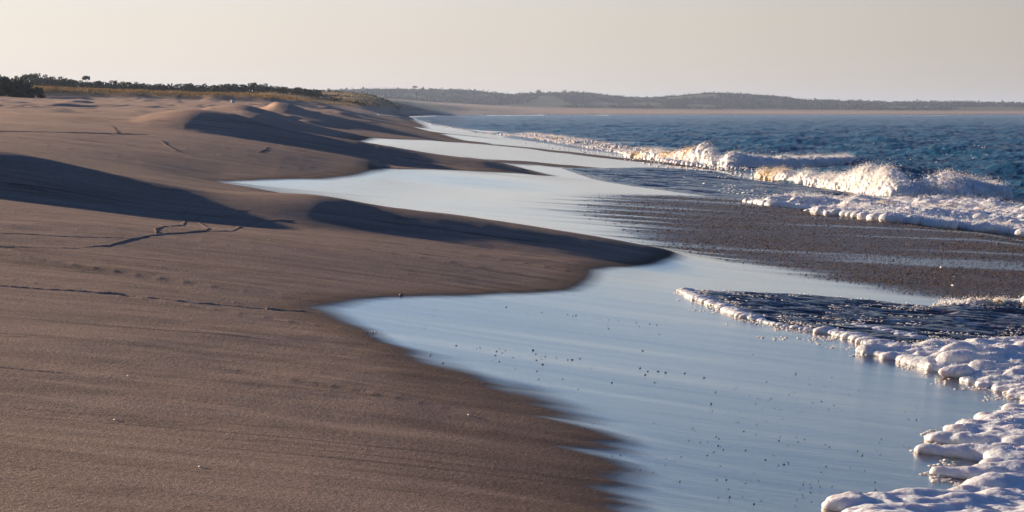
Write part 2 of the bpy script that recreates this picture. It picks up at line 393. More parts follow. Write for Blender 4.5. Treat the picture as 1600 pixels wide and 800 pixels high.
# ------------------------------------------------------------------ sand
def sand_material():
    t = NT('beach_sand')
    wet, grav, dune, wood = t.attr('wet'), t.attr('gravel'), t.attr('dune'), t.attr('wood')
    grain = t.noise(t.map((1, 1, 1)), 140, 3, .7)
    grain2 = t.noise(t.map((1, 1, 1)), 34, 3, .65)
    streak = t.noise(t.map((.30, 3.4, 1), (0, 0, R(19))), 1.2, 8, .68)
    blot = t.noise(t.map((1, 1, 1)), .35, 5, .6)
    dry = t.ramp(streak, [(.3, (.27, .184, .132)), (.5, (.36, .250, .182)), (.72, (.45, .316, .232))])
    dry = t.mix(.7, dry, t.ramp(grain, [(.32, .08), (.5, .9), (.68, 2.3)]), 'MULTIPLY')
    dry = t.mix(.35, dry, t.ramp(grain2, [(.3, .45), (.5, 1.0), (.72, 1.35)]), 'MULTIPLY')
    dry = t.mix(.35, dry, t.ramp(blot, [(.3, (.75, .78, .85)), (.7, (1.15, 1.05, .95))]), 'MULTIPLY')
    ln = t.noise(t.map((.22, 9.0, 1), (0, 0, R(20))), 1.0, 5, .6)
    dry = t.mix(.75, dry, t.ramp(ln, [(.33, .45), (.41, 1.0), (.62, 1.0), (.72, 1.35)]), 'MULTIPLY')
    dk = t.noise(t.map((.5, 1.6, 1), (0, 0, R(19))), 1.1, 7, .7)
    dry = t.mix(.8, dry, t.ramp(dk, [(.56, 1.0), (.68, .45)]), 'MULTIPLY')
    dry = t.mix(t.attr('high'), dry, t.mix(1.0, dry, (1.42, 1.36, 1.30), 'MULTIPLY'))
    damp = t.mix(.5, (.12, .066, .045), t.ramp(grain, [(.3, .35), (.7, 1.5)]), 'MULTIPLY')
    dampfac = t.ramp(wet, [(.0, 0), (.42, 1)])
    c = t.mix(dampfac, dry, damp)
    c = t.mix(t.ramp(wet, [(.45, 0), (.8, 1)]), c, (.045, .040, .038))
    gcol = t.ramp(t.noise(t.map((1, 1.0, 1)), 7, 6, .85), [(.36, (.014, .009, .009)), (.52, (.06, .033, .022)), (.64, (.17, .085, .04)), (.76, (.36, .21, .11))])
    c = t.mix(grav, c, gcol)
    grass = t.ramp(t.noise(t.map((.06, .03, 1)), 1, 6, .65), [(.35, (.14, .10, .035)), (.5, (.34, .21, .075)), (.65, (.46, .30, .13))])
    c = t.mix(dune, c, grass)
    wcol = t.ramp(t.noise(t.map((.02, .01, 1)), 1, 6, .7), [(.35, (.035, .045, .025)), (.55, (.07, .075, .035)), (.7, (.15, .13, .075))])
    c = t.mix(wood, c, wcol)
    ro = t.math('SUBTRACT', 1.0, t.ramp(wet, [(.42, 0), (.62, .52), (.85, .84)]))
    ro = t.math('MAXIMUM', ro, t.math('MULTIPLY', grav, .36))
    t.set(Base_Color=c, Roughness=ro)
    t.set(Specular_IOR_Level=t.math('MULTIPLY', t.ramp(wet, [(.2, .12), (.6, .5)]), t.math('SUBTRACT', 1.0, t.math('MULTIPLY', grav, .6))))
    t.b.inputs['IOR'].default_value = 1.45
    t.l.new(t.math('MULTIPLY', t.ramp(wet, [(.5, 0), (.8, 1)]), t.math('SUBTRACT', 1.0, t.math('MULTIPLY', grav, .85))), t.b.inputs['Coat Weight'])
    t.l.new(t.math('MAXIMUM', t.math('MULTIPLY', grav, .5), .135), t.b.inputs['Coat Roughness'])
    t.b.inputs['Coat IOR'].default_value = 1.5
    rough_amt = t.math('MAXIMUM', t.math('SUBTRACT', 1.0, t.ramp(wet, [(.3, 0), (.6, 1)])), grav)
    b = t.bump(t.math('MULTIPLY', t.math('ADD', grain, t.math('MULTIPLY', grain2, 2.0)), rough_amt), .9, .010)
    b = t.bump(t.math('MULTIPLY', streak, rough_amt), .5, .02, b)
    film = t.noise(t.map((.8, 5, 1), (0, 0, R(8))), 2.2, 7, .68)
    b = t.bump(t.math('MULTIPLY', film, wet), .40, .008, b)
    rip = t.noise(t.map((3.0, 14, 1), (0, 0, R(14))), 1.6, 5, .65)
    b = t.bump(t.math('MULTIPLY', rip, wet), .45, .0045, b)
    t.l.new(b, t.b.inputs['Normal'])
    return t.m

BROWN = [(hits([(700, 217), (740, 221.5), (785, 227.5), (850, 234), (922, 242), (1000, 251), (1047, 257), (1140, 267.5)]), 1.25),
         (hits([(735, 248), (800, 252), (860, 257.5), (950, 264), (1060, 272)]), 1.7), (hits([(640, 203), (700, 209), (760, 215)]), 1.3)]
def brown_bands(X, Y):
    out = np.zeros(len(X)); k = (Y > 45) & (Y < 320) & (X > -22) & (X < 22)
    x, y = X[k], Y[k]; m = np.zeros(len(x))
    st = fbm2(x * .5, y * .12 + x * .4, 4, 43)
    for P, w_ in BROWN:
        m = np.maximum(m, 1 - sstep(.45, 1.35, seg_dist(x, y, P, False) / w_ + .8 * st))
    out[k] = m
    return out

def build_ground():
    v = [np.linspace(-30, 3.6, 24), np.exp(np.arange(math.log(4), math.log(45), .0052)), np.exp(np.arange(math.log(45), math.log(320), .0075)), np.exp(np.arange(math.log(320), math.log(3600), .016)), np.array([4500, 6500, 9000, 14000])]
    Yv = np.concatenate(v)
    uu = np.concatenate([-np.geomspace(3, .33, 45)[:-1], np.linspace(-.33, .33, 720), np.geomspace(.33, 3, 45)[1:]])
    Y = np.repeat(Yv[:, None], len(uu), 1); X = uu[None, :] * np.maximum(Y, 4.0)
    Xf, Yf = X.ravel(), Y.ravel()
    Z = ground_z(Xf, Yf)
    wet, _ = wetness(Xf, Yf)
    gr = gravelness(Xf, Yf)
    wet = wet * (1 - sstep(.25, .7, Z) * sstep(300, 600, Yf))
    wet = wet * (1 - .52 * brown_bands(Xf, Yf))
    dune = sstep(237, 243, Yf) * sstep(3.6, 4.6, Z) * (1 - sstep(1500, 1900, Yf))
    dune = np.clip(dune + .9 * dune * fbm2(Xf * .03, Yf * .02, 4, 71), 0, 1)
    wood = sstep(1850, 2050, Yf)
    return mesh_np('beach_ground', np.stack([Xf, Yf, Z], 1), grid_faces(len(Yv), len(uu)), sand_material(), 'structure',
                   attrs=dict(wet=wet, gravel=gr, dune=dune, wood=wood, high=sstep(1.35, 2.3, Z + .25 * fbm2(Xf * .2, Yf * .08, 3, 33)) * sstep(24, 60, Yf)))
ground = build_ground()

# ------------------------------------------------------------------ sea
def wave_height(X, Y):
    """open water: many small crossing waves"""
    z = 0
    r = np.random.default_rng(3)
    d = np.sqrt(X * X + Y * Y)
    for k in range(46):
        L = 0.35 * (22 / .35) ** (r.random())
        th = R(200) + r.normal(0, .55)       # travelling towards the beach, lower left
        a = .0075 * L ** .8 * (.5 + r.random())
        kx, ky = 2 * math.pi / L * math.cos(th), 2 * math.pi / L * math.sin(th)
        fade = 1 - sstep(L * 90, L * 260, d)
        ph = kx * X + ky * Y + r.random() * 6.28
        s = np.sin(ph); s = 1 - np.abs(s) * 2 if L < 3 else s
        z = z + a * s * fade
    return z

def swell(X, Y):
    z = 0
    for (x0, y0, x1, y1, h, wd_) in ((8.6, 93, 17.5, 100, .30, 2.2), (9.6, 68, 17, 62.5, .30, 2.0), (26, 120, 60, 132, .35, 4.0), (12, 78, 24, 84, .25, 2.0)):
        dx, dy = x1 - x0, y1 - y0; L = math.hypot(dx, dy)
        s_ = ((X - x0) * dx + (Y - y0) * dy) / L; d_ = (-(X - x0) * dy + (Y - y0) * dx) / L
        z = z + h * np.exp(-(d_ / wd_) ** 2) * sstep(-2.5, 2.5, s_) * (1 - sstep(L - 3, L + 4, s_))
    return z

def sea_z(X, Y):
    return wave_height(X, Y) * sstep(.15, -.35, base_z(X, Y)) + swell(X, Y) - .02

def sea_material():
    t = NT('sea_water')
    n = t.noise(t.map((.5, 1, 1)), .05, 4, .6)
    c = t.ramp(n, [(.35, (.008, .066, .150)), (.65, (.015, .112, .200))])
    t.set(Base_Color=c, Roughness=.22, IOR=1.333, Specular_IOR_Level=.13)
    b = t.bump(t.noise(t.map((.38, 1.3, 1)), 1.6, 8, .68), 1.0, .4)
    b = t.bump(t.noise(t.map((.4, 1.2, 1)), .22, 5, .6), .8, 1.2, b)
    t.l.new(b, t.b.inputs['Normal'])
    return t.m

def build_sea():
    Yv = np.concatenate([np.linspace(-30, 3.8, 10), np.exp(np.arange(math.log(4), math.log(30), .02)), np.exp(np.arange(math.log(30), math.log(400), .0045)), np.exp(np.arange(math.log(400), math.log(1950), .01)), np.array([2000.])])
    uu = np.concatenate([-np.linspace(.12, .0, 60)[:-1], np.linspace(0, .30, 420), np.geomspace(.30, 3, 60)[1:]])
    Y = np.repeat(Yv[:, None], len(uu), 1); X = uu[None, :] * np.maximum(Y, 4.0)
    Xf, Yf = X.ravel(), Y.ravel()
    Z = sea_z(Xf, Yf)
    return mesh_np('sea', np.stack([Xf, Yf, Z], 1), grid_faces(len(Yv), len(uu)), sea_material(), 'structure')
sea = build_sea()

# ------------------------------------------------------------------ thin sheets of running water
def film_material():
    t = NT('swash_water')
    n = t.noise(t.map((.5, 2, 1), (0, 0, R(10))), 1.0, 5, .6)
    c = t.ramp(n, [(.35, (.024, .024, .036)), (.6, (.070, .054, .060)), (.75, (.15, .10, .08))])
    fl = t.noise(t.map((1, 2.2, 1), (0, 0, R(10))), 4.5, 6, .7)
    c = t.mix(t.math('MULTIPLY', t.ramp(fl, [(.54, 0), (.66, 1)]), t.attr('froth')), c, (.55, .54, .55))
    t.set(Base_Color=c, Roughness=.12, IOR=1.333)
    b = t.bump(t.noise(t.map((1, 2.4, 1), (0, 0, R(12))), 5, 5, .6), .7, .06)
    t.l.new(b, t.b.inputs['Normal'])
    return t.m
M_FILM = film_material()

def film(poly, step, thick, ripple, edge, label_kind='structure', name='swash_water', wl_=.35, froth=1.0, ysq=2.0):
    P = hits(poly)
    x0, y0 = P.min(0) - .2; x1, y1 = P.max(0) + .2
    nx, ny = int((x1 - x0) / (step * ysq)) + 2, int((y1 - y0) / step) + 2
    X, Y = np.meshgrid(np.linspace(x0, x1, nx), np.linspace(y0, y1, ny))
    Xf, Yf = X.ravel(), Y.ravel()
    d = seg_dist(Xf, Yf, P) * np.where(in_poly(Xf, Yf, P), 1, -1)
    g = np.maximum(ground_z(Xf, Yf), -.05)
    rp = fbm2((Xf + .25 * Yf) / wl_ * .5, Yf / wl_ * 1.3, 4, 91)
    rp = 1 - 2 * np.abs(rp) * 1.6
    k = sstep(0, edge, d)
    Z = g - .02 + (.02 + thick) * k + ripple * rp * sstep(0, edge * 2.5, d)
    F = grid_faces(ny, nx)
    keep = (d[F] > -step * 3).any(1)
    F = F[keep]
    used, inv = np.unique(F, return_inverse=True); F = inv.reshape(F.shape)
    return mesh_np(name, np.stack([Xf, Yf, Z], 1)[used], F, M_FILM, label_kind, attrs=dict(froth=np.full(len(used), froth)))

film([(1072, 457), (1150, 458), (1250, 463), (1350, 471), (1450, 481), (1520, 472), (1700, 470), (1900, 480), (1900, 590), (1600, 548), (1480, 548), (1370, 540), (1290, 520), (1215, 507), (1160, 495), (1115, 476)],
     .022, .03, .022, .12, wl_=.30, froth=1.0)
film([(870, 262), (1000, 262), (1130, 270), (1190, 283), (1330, 297), (1450, 318), (1600, 350), (1330, 335), (1180, 316), (1050, 300), (930, 282)],
     .07, .02, .03, .3, wl_=.8)
film([(780, 214), (850, 224), (930, 237), (1010, 247), (1120, 262), (1200, 262), (1120, 240), (1000, 222), (880, 208), (800, 206)],
     .16, .03, .04, .6, wl_=1.5, froth=1.0)

# ------------------------------------------------------------------ foam
def foam_material(name, tint=True):
    t = NT(name)
    n = t.noise(t.map((1, 1, 1)), 22, 4, .6)
    c = t.ramp(n, [(.3, (.66, .65, .63)), (.7, (.82, .81, .79))])
    c = t.mix(t.attr('sandy'), c, (.64, .43, .22))
    t.set(Base_Color=c, Roughness=.55)
    t.b.inputs['Subsurface Weight'].default_value = .6
    t.b.inputs['Subsurface Radius'].default_value = (.08, .05, .035)
    t.b.inputs['Subsurface Scale'].default_value = 1.0
    vor = t('TexVoronoi', {'Vector': t.map((1, 1, 1)), 'Scale': 42.0}).outputs['Distance']
    b = t.bump(n, .6, .02)
    b = t.bump(t.noise(t.map((1, 1, 1)), 60, 4, .7), .5, .008, b)
    b = t.bump(vor, .30, .008, b)
    t.l.new(b, t.b.inputs['Normal'])
    return t.m
M_FOAM = foam_material('sea_foam')

def ico(sub):
    bm = bmesh.new(); bmesh.ops.create_icosphere(bm, subdivisions=sub, radius=1.0)
    v = np.array([p.co[:] for p in bm.verts]); f = np.array([[q.index for q in p.verts] for p in bm.faces]); bm.free()
    return v, f
ICO1, ICO2 = ico(1), ico(2)
ICO0 = (np.array([(1, 0, 0), (-1, 0, 0), (0, 1, 0), (0, -1, 0), (0, 0, 1), (0, 0, -1)], float), np.array([(0, 2, 4), (2, 1, 4), (1, 3, 4), (3, 0, 4), (2, 0, 5), (1, 2, 5), (3, 1, 5), (0, 3, 5)]))

def spheres_mesh(C, Rr, sub=ICO2, squash=None):
    v, f = sub; n = len(C)
    sc = Rr[:, None, None] * (np.ones((n, 1, 3)) if squash is None else squash[:, None, :])
    V = (v[None] * sc + C[:, None, :]).reshape(-1, 3)
    F = (f[None] + (np.arange(n) * len(v))[:, None, None]).reshape(-1, 3)
    return V, F

STR = np.array([1.9, 1.0, .72])
def blobby(name, C, Rr, voxel, rough, rough_len, parent=None, squash=None, sandy=None, smooth_it=4, kind=None, mat=None, seed=5, fine=0.0, octv=3):
    """many overlapping bubbles fused into one lumpy surface"""
    V, F = spheres_mesh(C, Rr, ICO2, squash)
    tmp = mesh_np('tmp', V, F, None)
    md = tmp.modifiers.new('r', 'REMESH'); md.mode = 'VOXEL'; md.voxel_size = voxel
    m2 = tmp.modifiers.new('s', 'SMOOTH'); m2.iterations = smooth_it; m2.factor = .5
    dg = bpy.context.evaluated_depsgraph_get(); dg.update()
    ev = tmp.evaluated_get(dg); me = ev.to_mesh()
    n = len(me.vertices); co = np.empty(n * 3, np.float32); me.vertices.foreach_get('co', co); co = co.reshape(-1, 3).astype(float)
    nr = np.empty(n * 3, np.float32); me.vertices.foreach_get('normal', nr); nr = nr.reshape(-1, 3)
    faces = np.empty(len(me.loops), np.int32); me.loops.foreach_get('vertex_index', faces)
    nf = len(me.polygons); lt = np.empty(nf, np.int32); me.polygons.foreach_get('loop_total', lt)
    ok4 = (lt == 4).all()
    if ok4: faces = faces.reshape(-1, 4)
    else:
        me.calc_loop_triangles(); tr = np.empty(len(me.loop_triangles) * 3, np.int32); me.loop_triangles.foreach_get('vertices', tr); faces = tr.reshape(-1, 3)
    ev.to_mesh_clear()
    old = tmp.data; bpy.data.objects.remove(tmp); bpy.data.meshes.remove(old)
    dsp = rough * (1 - 2.2 * np.abs(fbm3(co / rough_len, octv, seed, .6 if octv > 3 else .5)))
    if fine: dsp = dsp + fine * fbm3(co / (rough_len * .22), 2, seed + 9)
    co = co + nr * dsp[:, None]
    sd = np.zeros(n)
    if sandy:
        for (sx, sy, sr) in sandy: sd = np.maximum(sd, np.clip(1.3 - np.hypot(co[:, 0] - sx, co[:, 1] - sy) / sr + .6 * fbm3(co * 3, 2, 3), 0, 1) * .95)
    return mesh_np(name, co, faces, mat or M_FOAM, kind, parent=parent, attrs=dict(sandy=sd))

def fuzz(o, n, r0, r1, off, seed, zbias=.3, name='spray'):
    me = o.data; nv = len(me.vertices); rr = np.random.default_rng(seed)
    co = np.empty(nv * 3, np.float32); me.vertices.foreach_get('co', co); co = co.reshape(-1, 3)
    nr = np.empty(nv * 3, np.float32); me.vertices.foreach_get('normal', nr); nr = nr.reshape(-1, 3)
    sd = np.empty(nv, np.float32); me.attributes['sandy'].data.foreach_get('value', sd)
    w_ = np.clip(nr[:, 2] + zbias, 0, 2) * (.1 + np.clip(fbm3(co.astype(float) * 1.7, 2, seed) + .2, 0, 1)) * (co[:, 2] > .03)
    i = rr.choice(nv, n, p=w_ / w_.sum())
    d = rr.exponential(off, n)
    C = co[i] + nr[i] * d[:, None] * .7 + np.c_[rr.normal(0, 1, n) * off * .3, rr.normal(0, 1, n) * off * .3, d * .7]
    r = rr.uniform(r0, r1, n) * np.exp(-d / off * .25)
    V, F = spheres_mesh(C, r, ICO0)
    return mesh_np(name, V, F, M_FOAM, 'stuff', parent=o, attrs=dict(sandy=np.repeat(sd[i], len(ICO0[0]))))

def empty(name, loc=(0, 0, 0)):
    o = bpy.data.objects.new(name, None); COL.objects.link(o); o.location = loc; o.empty_display_size = .2
    return o

def rim_blobs(px_pts, n, r0, r1, lift=.0, flat=.6, jit=.3):
    n = int(n * 1.7); P = along(hits(px_pts), n); r = rng.uniform(r0, r1, n)
    r = r * (.75 + .5 * (fbm2(np.arange(n) * 18 / n, np.zeros(n), 3, 8) + .5))
    P = P + rng.normal(0, 1, P.shape) * r[:, None] * jit
    z = ground_z(P[:, 0], P[:, 1]) + lift + r * .35
    return np.c_[P, z], r

def mass_blobs(px_poly, n, r0, r1, height, rise, noise_len=.5, gap=None, under=None, seed=0, power=1.0):
    """bubbles filling an outline; height grows inwards over the distance rise"""
    P = hits(px_poly)
    lo, hi = P.min(0), P.max(0)
    rr = np.random.default_rng(100 + seed)
    X = rr.uniform(lo[0], hi[0], n * 6); Y = rr.uniform(lo[1], hi[1], n * 6)
    k = in_poly(X, Y, P); X, Y = X[k][:n], Y[k][:n]
    d = seg_dist(X, Y, P)
    nz = fbm2(X / noise_len, Y / noise_len, 3, 200 + seed)
    if gap is not None:
        k = nz > gap; X, Y, d, nz = X[k], Y[k], d[k], nz[k]
    g = np.maximum(ground_z(X, Y), 0.0)
    h = height * sstep(0, rise, d) * np.clip(.55 + 1.1 * nz, .08, 1.5)
    u = rr.random(len(X)) ** power
    r = rr.uniform(r0, r1, len(X)) * (.35 + .65 * sstep(0, rise, d + r0))
    return np.c_[X, Y, g + h * u + r * .25], r

def cat(*prs):
    return np.concatenate([p[0] for p in prs]), np.concatenate([p[1] for p in prs])

def droplets(name, C, Rr, parent, kind=None):
    V, F = spheres_mesh(C, Rr, ICO1)
    return mesh_np(name, V, F, M_FOAM, kind, parent=parent, attrs=dict(sandy=np.zeros(len(V))))

# ---- near tongue: a thin bright rim round the sheet of water
C_, R_ = cat(rim_blobs([(1071, 457), (1082, 464), (1100, 471), (1130, 481), (1160, 495), (1190, 502)], 260, .022, .040),
             rim_blobs([(1190, 502), (1215, 508), (1255, 515), (1290, 520)], 160, .010, .022),
             rim_blobs([(1290, 520), (1330, 528), (1370, 541), (1420, 548)], 240, .025, .048),
             rim_blobs([(1128, 478), (1160, 488), (1200, 496)], 60, .012, .02),
             rim_blobs([(1072, 456), (1100, 455), (1150, 457), (1190, 459), (1240, 461)], 150, .006, .014),
             rim_blobs([(1340, 515), (1370, 520), (1405, 527), (1440, 535)], 120, .03, .05))
f = blobby('foam_line', C_, R_, .007, .006, .10, smooth_it=14, fine=.003, squash=np.tile(STR, (len(C_), 1)))
tag(f, 'thin white foam line curling round the pointed tongue of dark water on the wet sand', 'foam line')

# ---- foam mass at the right of the tongue
C_, R_ = cat(mass_blobs([(1358, 553), (1400, 545), (1430, 541), (1500, 537), (1600, 533), (1750, 530), (1750, 640), (1600, 628), (1560, 613), (1510, 598), (1480, 583), (1430, 570), (1390, 562)], 1500, .035, .075, .07, .35, .35, seed=1),
             rim_blobs([(1357, 553), (1400, 561), (1440, 570), (1470, 580)], 120, .03, .05),
             rim_blobs([(1357, 552), (1420, 553), (1480, 549), (1560, 541), (1640, 538)], 160, .03, .06))
big = hits([(1496, 578), (1500, 570), (1492, 590), (1540, 582), (1547, 575), (1580, 570), (1592, 580), (1568, 592), (1610, 566), (1640, 580), (1665, 570), (1520, 560), (1600, 600)])
bz = ground_z(big[:, 0], big[:, 1])
C_ = np.concatenate([C_, np.c_[big, bz + np.array([.09, .12, .05, .10, .12, .10, .08, .07, .12, .1, .1, .06, .08])]]); R_ = np.r_[R_, np.array([.10, .09, .08, .09, .08, .10, .09, .08, .1, .1, .1, .08, .09])]
f = blobby('foam_mound', C_, R_, .012, .016, .20, smooth_it=14, sandy=[(2.9, 14.9, .35)], fine=.003, squash=np.tile(STR, (len(C_), 1)))
fuzz(f, 4500, .002, .006, .008, 73, name='froth')
tag(f, 'lumpy pile of white foam with round heads at the broad end of the water tongue', 'foam')

# ---- three fingers
fg = [([(1458, 688), (1500, 690), (1540, 686), (1600, 672), (1700, 660)], .035, .075), ([(1449, 708), (1490, 712), (1540, 718), (1600, 722), (1720, 728)], .038, .08),
      ([(1468, 742), (1510, 748), (1560, 752), (1620, 750), (1720, 760)], .035, .08), ([(1470, 690), (1540, 700), (1600, 700), (1700, 700)], .05, .08), ([(1560, 735), (1600, 733), (1700, 735)], .05, .08)]
prs = []
for pts, r0, r1 in fg:
    P = along(hits(pts), 90); tt = np.linspace(0, 1, 90)
    r = (r0 + (r1 - r0) * sstep(0, .45, tt)) * rng.uniform(.85, 1.15, 90)
    P = P + rng.normal(0, .35, P.shape) * r[:, None]
    prs.append((np.c_[P, ground_z(P[:, 0], P[:, 1]) + r * .45], r))
prs.append(mass_blobs([(1520, 682), (1560, 668), (1600, 650), (1720, 640), (1720, 750), (1600, 748), (1530, 730)], 500, .035, .07, .06, .25, .3, seed=2))
prs.append(rim_blobs([(1500, 684), (1530, 676), (1570, 662), (1610, 648), (1700, 635)], 200, .02, .045, lift=.03, jit=.8))
C_, R_ = cat(*prs)
f = blobby('foam_fingers', C_, R_, .010, .016, .26, smooth_it=22, fine=.004, squash=np.tile(STR, (len(C_), 1)))
fuzz(f, 1200, .002, .005, .006, 74, name='froth')
tag(f, 'white foam reaching left in three smooth rounded fingers over the shiny wet sand', 'foam')

# ---- foam at the bottom edge
C_, R_ = cat(rim_blobs([(1327, 797), (1380, 792), (1440, 788), (1500, 786), (1560, 772), (1600, 764)], 260, .035, .055, jit=.5),
             mass_blobs([(1330, 800), (1400, 793), (1500, 788), (1560, 775), (1620, 765), (1720, 760), (1720, 850), (1330, 850)], 900, .04, .075, .05, .2, .3, seed=3),
             rim_blobs([(1548, 780), (1565, 776), (1585, 774)], 20, .05, .07, lift=.03))
f = blobby('foam_bank', C_, R_, .010, .016, .26, smooth_it=22, fine=.004, squash=np.tile(STR, (len(C_), 1)))
tag(f, 'bank of smooth white foam nearest the viewer, cut by the bottom of the frame', 'foam')

# ---- fluffy foam behind the tongue
C_, R_ = cat(mass_blobs([(1448, 478), (1500, 470), (1560, 470), (1600, 468), (1700, 466), (1700, 490), (1560, 487), (1480, 484)], 1100, .018, .045, .10, .5, .35, gap=-.25, seed=4),
             mass_blobs([(1585, 478), (1600, 470), (1640, 470), (1640, 482)], 60, .03, .06, .22, .2, .5, seed=5))
f = blobby('foam_fringe', C_, R_, .014, .012, .08, smooth_it=1, fine=.006, sandy=[(5.6, 21.4, .35)])
fuzz(f, 5000, .003, .009, .018, 75, name='froth')
tag(f, 'low frothy foam fringe between the dark gravel bank and the water tongue', 'foam')
# wisps of froth left on the wet sand and drifting on the thin water round the near foam
_n = 60000; _u = rng.uniform(1040, 1800, _n); _v = rng.uniform(455, 800, _n)
_edges = [[(1071, 457), (1100, 471), (1160, 495), (1215, 508), (1290, 520), (1370, 541), (1420, 562), (1480, 583), (1560, 613), (1620, 640)], [(1600, 650), (1500, 686), (1458, 690), (1449, 708), (1470, 740), (1520, 755), (1600, 758)], [(1700, 757), (1600, 764), (1500, 786), (1380, 792), (1327, 797)]]
_d = np.min([seg_dist(_u, _v, e_, False) for e_ in _edges], 0); _in = in_poly(_u, _v, [(1072, 457), (1250, 463), (1450, 481), (1700, 470), (1700, 545), (1480, 548), (1370, 540), (1215, 507)])
_m = fbm2(_u * .03 + _v * .02, _v * .14, 4, 93)
_k = ((_d < 26) & (_m > -.05 + _d * .022)) | (_in & (_m > .13)); _u, _v = _u[_k], _v[_k]
_XY = hits(np.c_[_u, _v][:4200]); _z = ground_z(_XY[:, 0], _XY[:, 1]) + np.where(_in[_k][:4200], .042, .003)
V, F = spheres_mesh(np.c_[_XY, _z], rng.uniform(.003, .010, len(_XY)), ICO0, np.tile([2.2, 1.2, .4], (len(_XY), 1)))
tag(mesh_np('foam_wisps', V, F, M_FOAM, 'stuff', attrs=dict(sandy=np.zeros(len(V)))), 'wisps of froth on the thin water round the near foam', 'foam', kind='stuff')

# ---- the foam front behind the gravel bank, with dark water between its lumps
C_, R_ = cat(mass_blobs([(1172, 318), (1250, 327), (1330, 339), (1400, 347), (1500, 358), (1600, 369), (1760, 385), (1760, 345), (1600, 330), (1500, 322), (1400, 318), (1330, 318), (1250, 316)], 2600, .06, .13, .22, 1.2, 1.1, gap=-.22, seed=6, power=.7),
             rim_blobs([(1170, 317), (1210, 322), (1260, 328)], 90, .03, .06),
             rim_blobs([(1330, 338), (1400, 346), (1500, 357), (1600, 368), (1740, 382)], 900, .04, .10, lift=.02, jit=2.4),
             rim_blobs([(1330, 330), (1345, 333), (1365, 338)], 5, .12, .18, lift=.02))
f = blobby('rolling_foam', C_, R_, .026, .055, .55, smooth_it=14, fine=.022, octv=5, squash=np.tile(np.array([2.0, 1.3, .7]), (len(C_), 1)), sandy=[(hit(1370, 335)[0], hit(1370, 335)[1], .8), (hit(1410, 340)[0], hit(1410, 340)[1], .9), (hit(1500, 345)[0], hit(1500, 345)[1], .7)])
fuzz(f, 26000, .005, .015, .035, 71, name='froth')
tag(f, 'broad rolling front of white foam running down behind the dark gravel bank', 'foam')

# ---- breakers
def breaker(base, prof, depth, n, r0, r1, vox, rough, seed, lean=.35, ndrop=600, sandy=None, label='', flecks=1.0):
    """base: plan line; prof: (fraction along, height)"""
    rr = np.random.default_rng(seed)
    B = np.array(base, float)
    s_ = rr.random(n); q = np.r_[0, np.cumsum(np.linalg.norm(np.diff(B, axis=0), axis=1))]; L = q[-1]
    X = np.interp(s_ * L, q, B[:, 0]); Y = np.interp(s_ * L, q, B[:, 1])
    pr = np.array(prof); H = np.interp(s_, pr[:, 0], pr[:, 1])
    H = H * np.clip(.78 + 1.1 * fbm2(s_ * L * .9, np.zeros(n), 4, seed), .12, 1.5)
    v = rr.beta(1.1, 1.3, n) * 2 - .6                      # across the wave: -front .. +back
    hh = H * np.exp(-((v - .15) / .52) ** 2)
    z = hh * rr.random(n) ** .45
    nx, ny = (B[-1] - B[0]) / L; off = v * depth * (.35 + .65 * H / max(pr[:, 1]))
    X = X - ny * off * -1 * 0 + rr.normal(0, .05, n); Y = Y + off
    r = rr.uniform(r0, r1, n) * (.45 + .55 * np.sqrt(H / max(pr[:, 1])))
    r *= np.where(z > hh * .8, rr.uniform(.35, .8, n), 1)
    g = np.maximum(ground_z(X, Y), -.02)
    C = np.c_[X, Y, g + z]
    r = r * np.where(rr.random(n) < .5, 1.9, 1.0)
    b = blobby('breaking_wave', C, r, vox, rough, .34, smooth_it=5, sandy=sandy, seed=seed, fine=rough * .55, octv=5, squash=np.tile(np.array([1.25, 1, 1.25]), (len(C), 1)))
    # thrown spray above the crest: drops and ragged strings
    m = ndrop; s2 = rr.random(m); Hs = np.interp(s2, pr[:, 0], pr[:, 1]); w_ = Hs / max(pr[:, 1])
    clump = np.clip(fbm2(s2 * L * 2.2, np.zeros(m), 3, seed + 2) + .45, .05, 1.3)
    Xd = np.interp(s2 * L, q, B[:, 0]) + rr.normal(0, .08, m); Yd = np.interp(s2 * L, q, B[:, 1]) + .15 * depth + rr.normal(0, .2 * depth, m)
    zd = Hs * (.70 + .5 * clump * rr.exponential(.45, m)) + rr.normal(0, .04, m)
    rd = rr.uniform(.006, .018, m) * (.6 + .6 * w_) * (1 - .3 * clump)
    sp = droplets('spray', np.c_[Xd, Yd, np.maximum(zd, .05)], rd, b)
    fuzz(b, 30000, .006, .019, .06, seed + 5)
    tag(b, label, 'wave')
    return b
X0, Y0 = hit(1205, 280); X1, Y1 = hit(1055, 252)
breaker([(at(1192, 70), 70), (at(1260, 66), 66), (at(1320, 62), 62), (at(1400, 57.5), 57.5), (at(1470, 57), 57), (at(1565, 59), 59)],
        [(0, .12), (.10, .18), (.22, .16), (.38, .26), (.5, .36), (.62, .42), (.76, .56), (.85, .48), (.94, .28), (1, .1)], 1.7, 5200, .07, .14, .028, .085, 21, ndrop=4200,
        sandy=[(at(1215, 69), 69, 1.3)], label='large white breaker collapsing in foam at the right, ochre at its left end')
breaker([(at(985, 104), 104), (at(1040, 98), 98), (at(1095, 92), 92), (at(1140, 88), 88), (at(1200, 90), 90), (at(1330, 98), 98)],
        [(0, .1), (.18, .34), (.26, .28), (.36, .68), (.44, .74), (.54, .42), (.65, .2), (.82, .15), (.93, .12), (1, .05)], 2.2, 4600, .08, .16, .038, .10, 33, ndrop=3800,
        sandy=[(at(1055, 97), 97, 1.5), (at(1003, 102), 102, 1.3), (at(1080, 94), 94, 1.0)], label='farther white breaker with ochre sandy patches where it meets the beach')

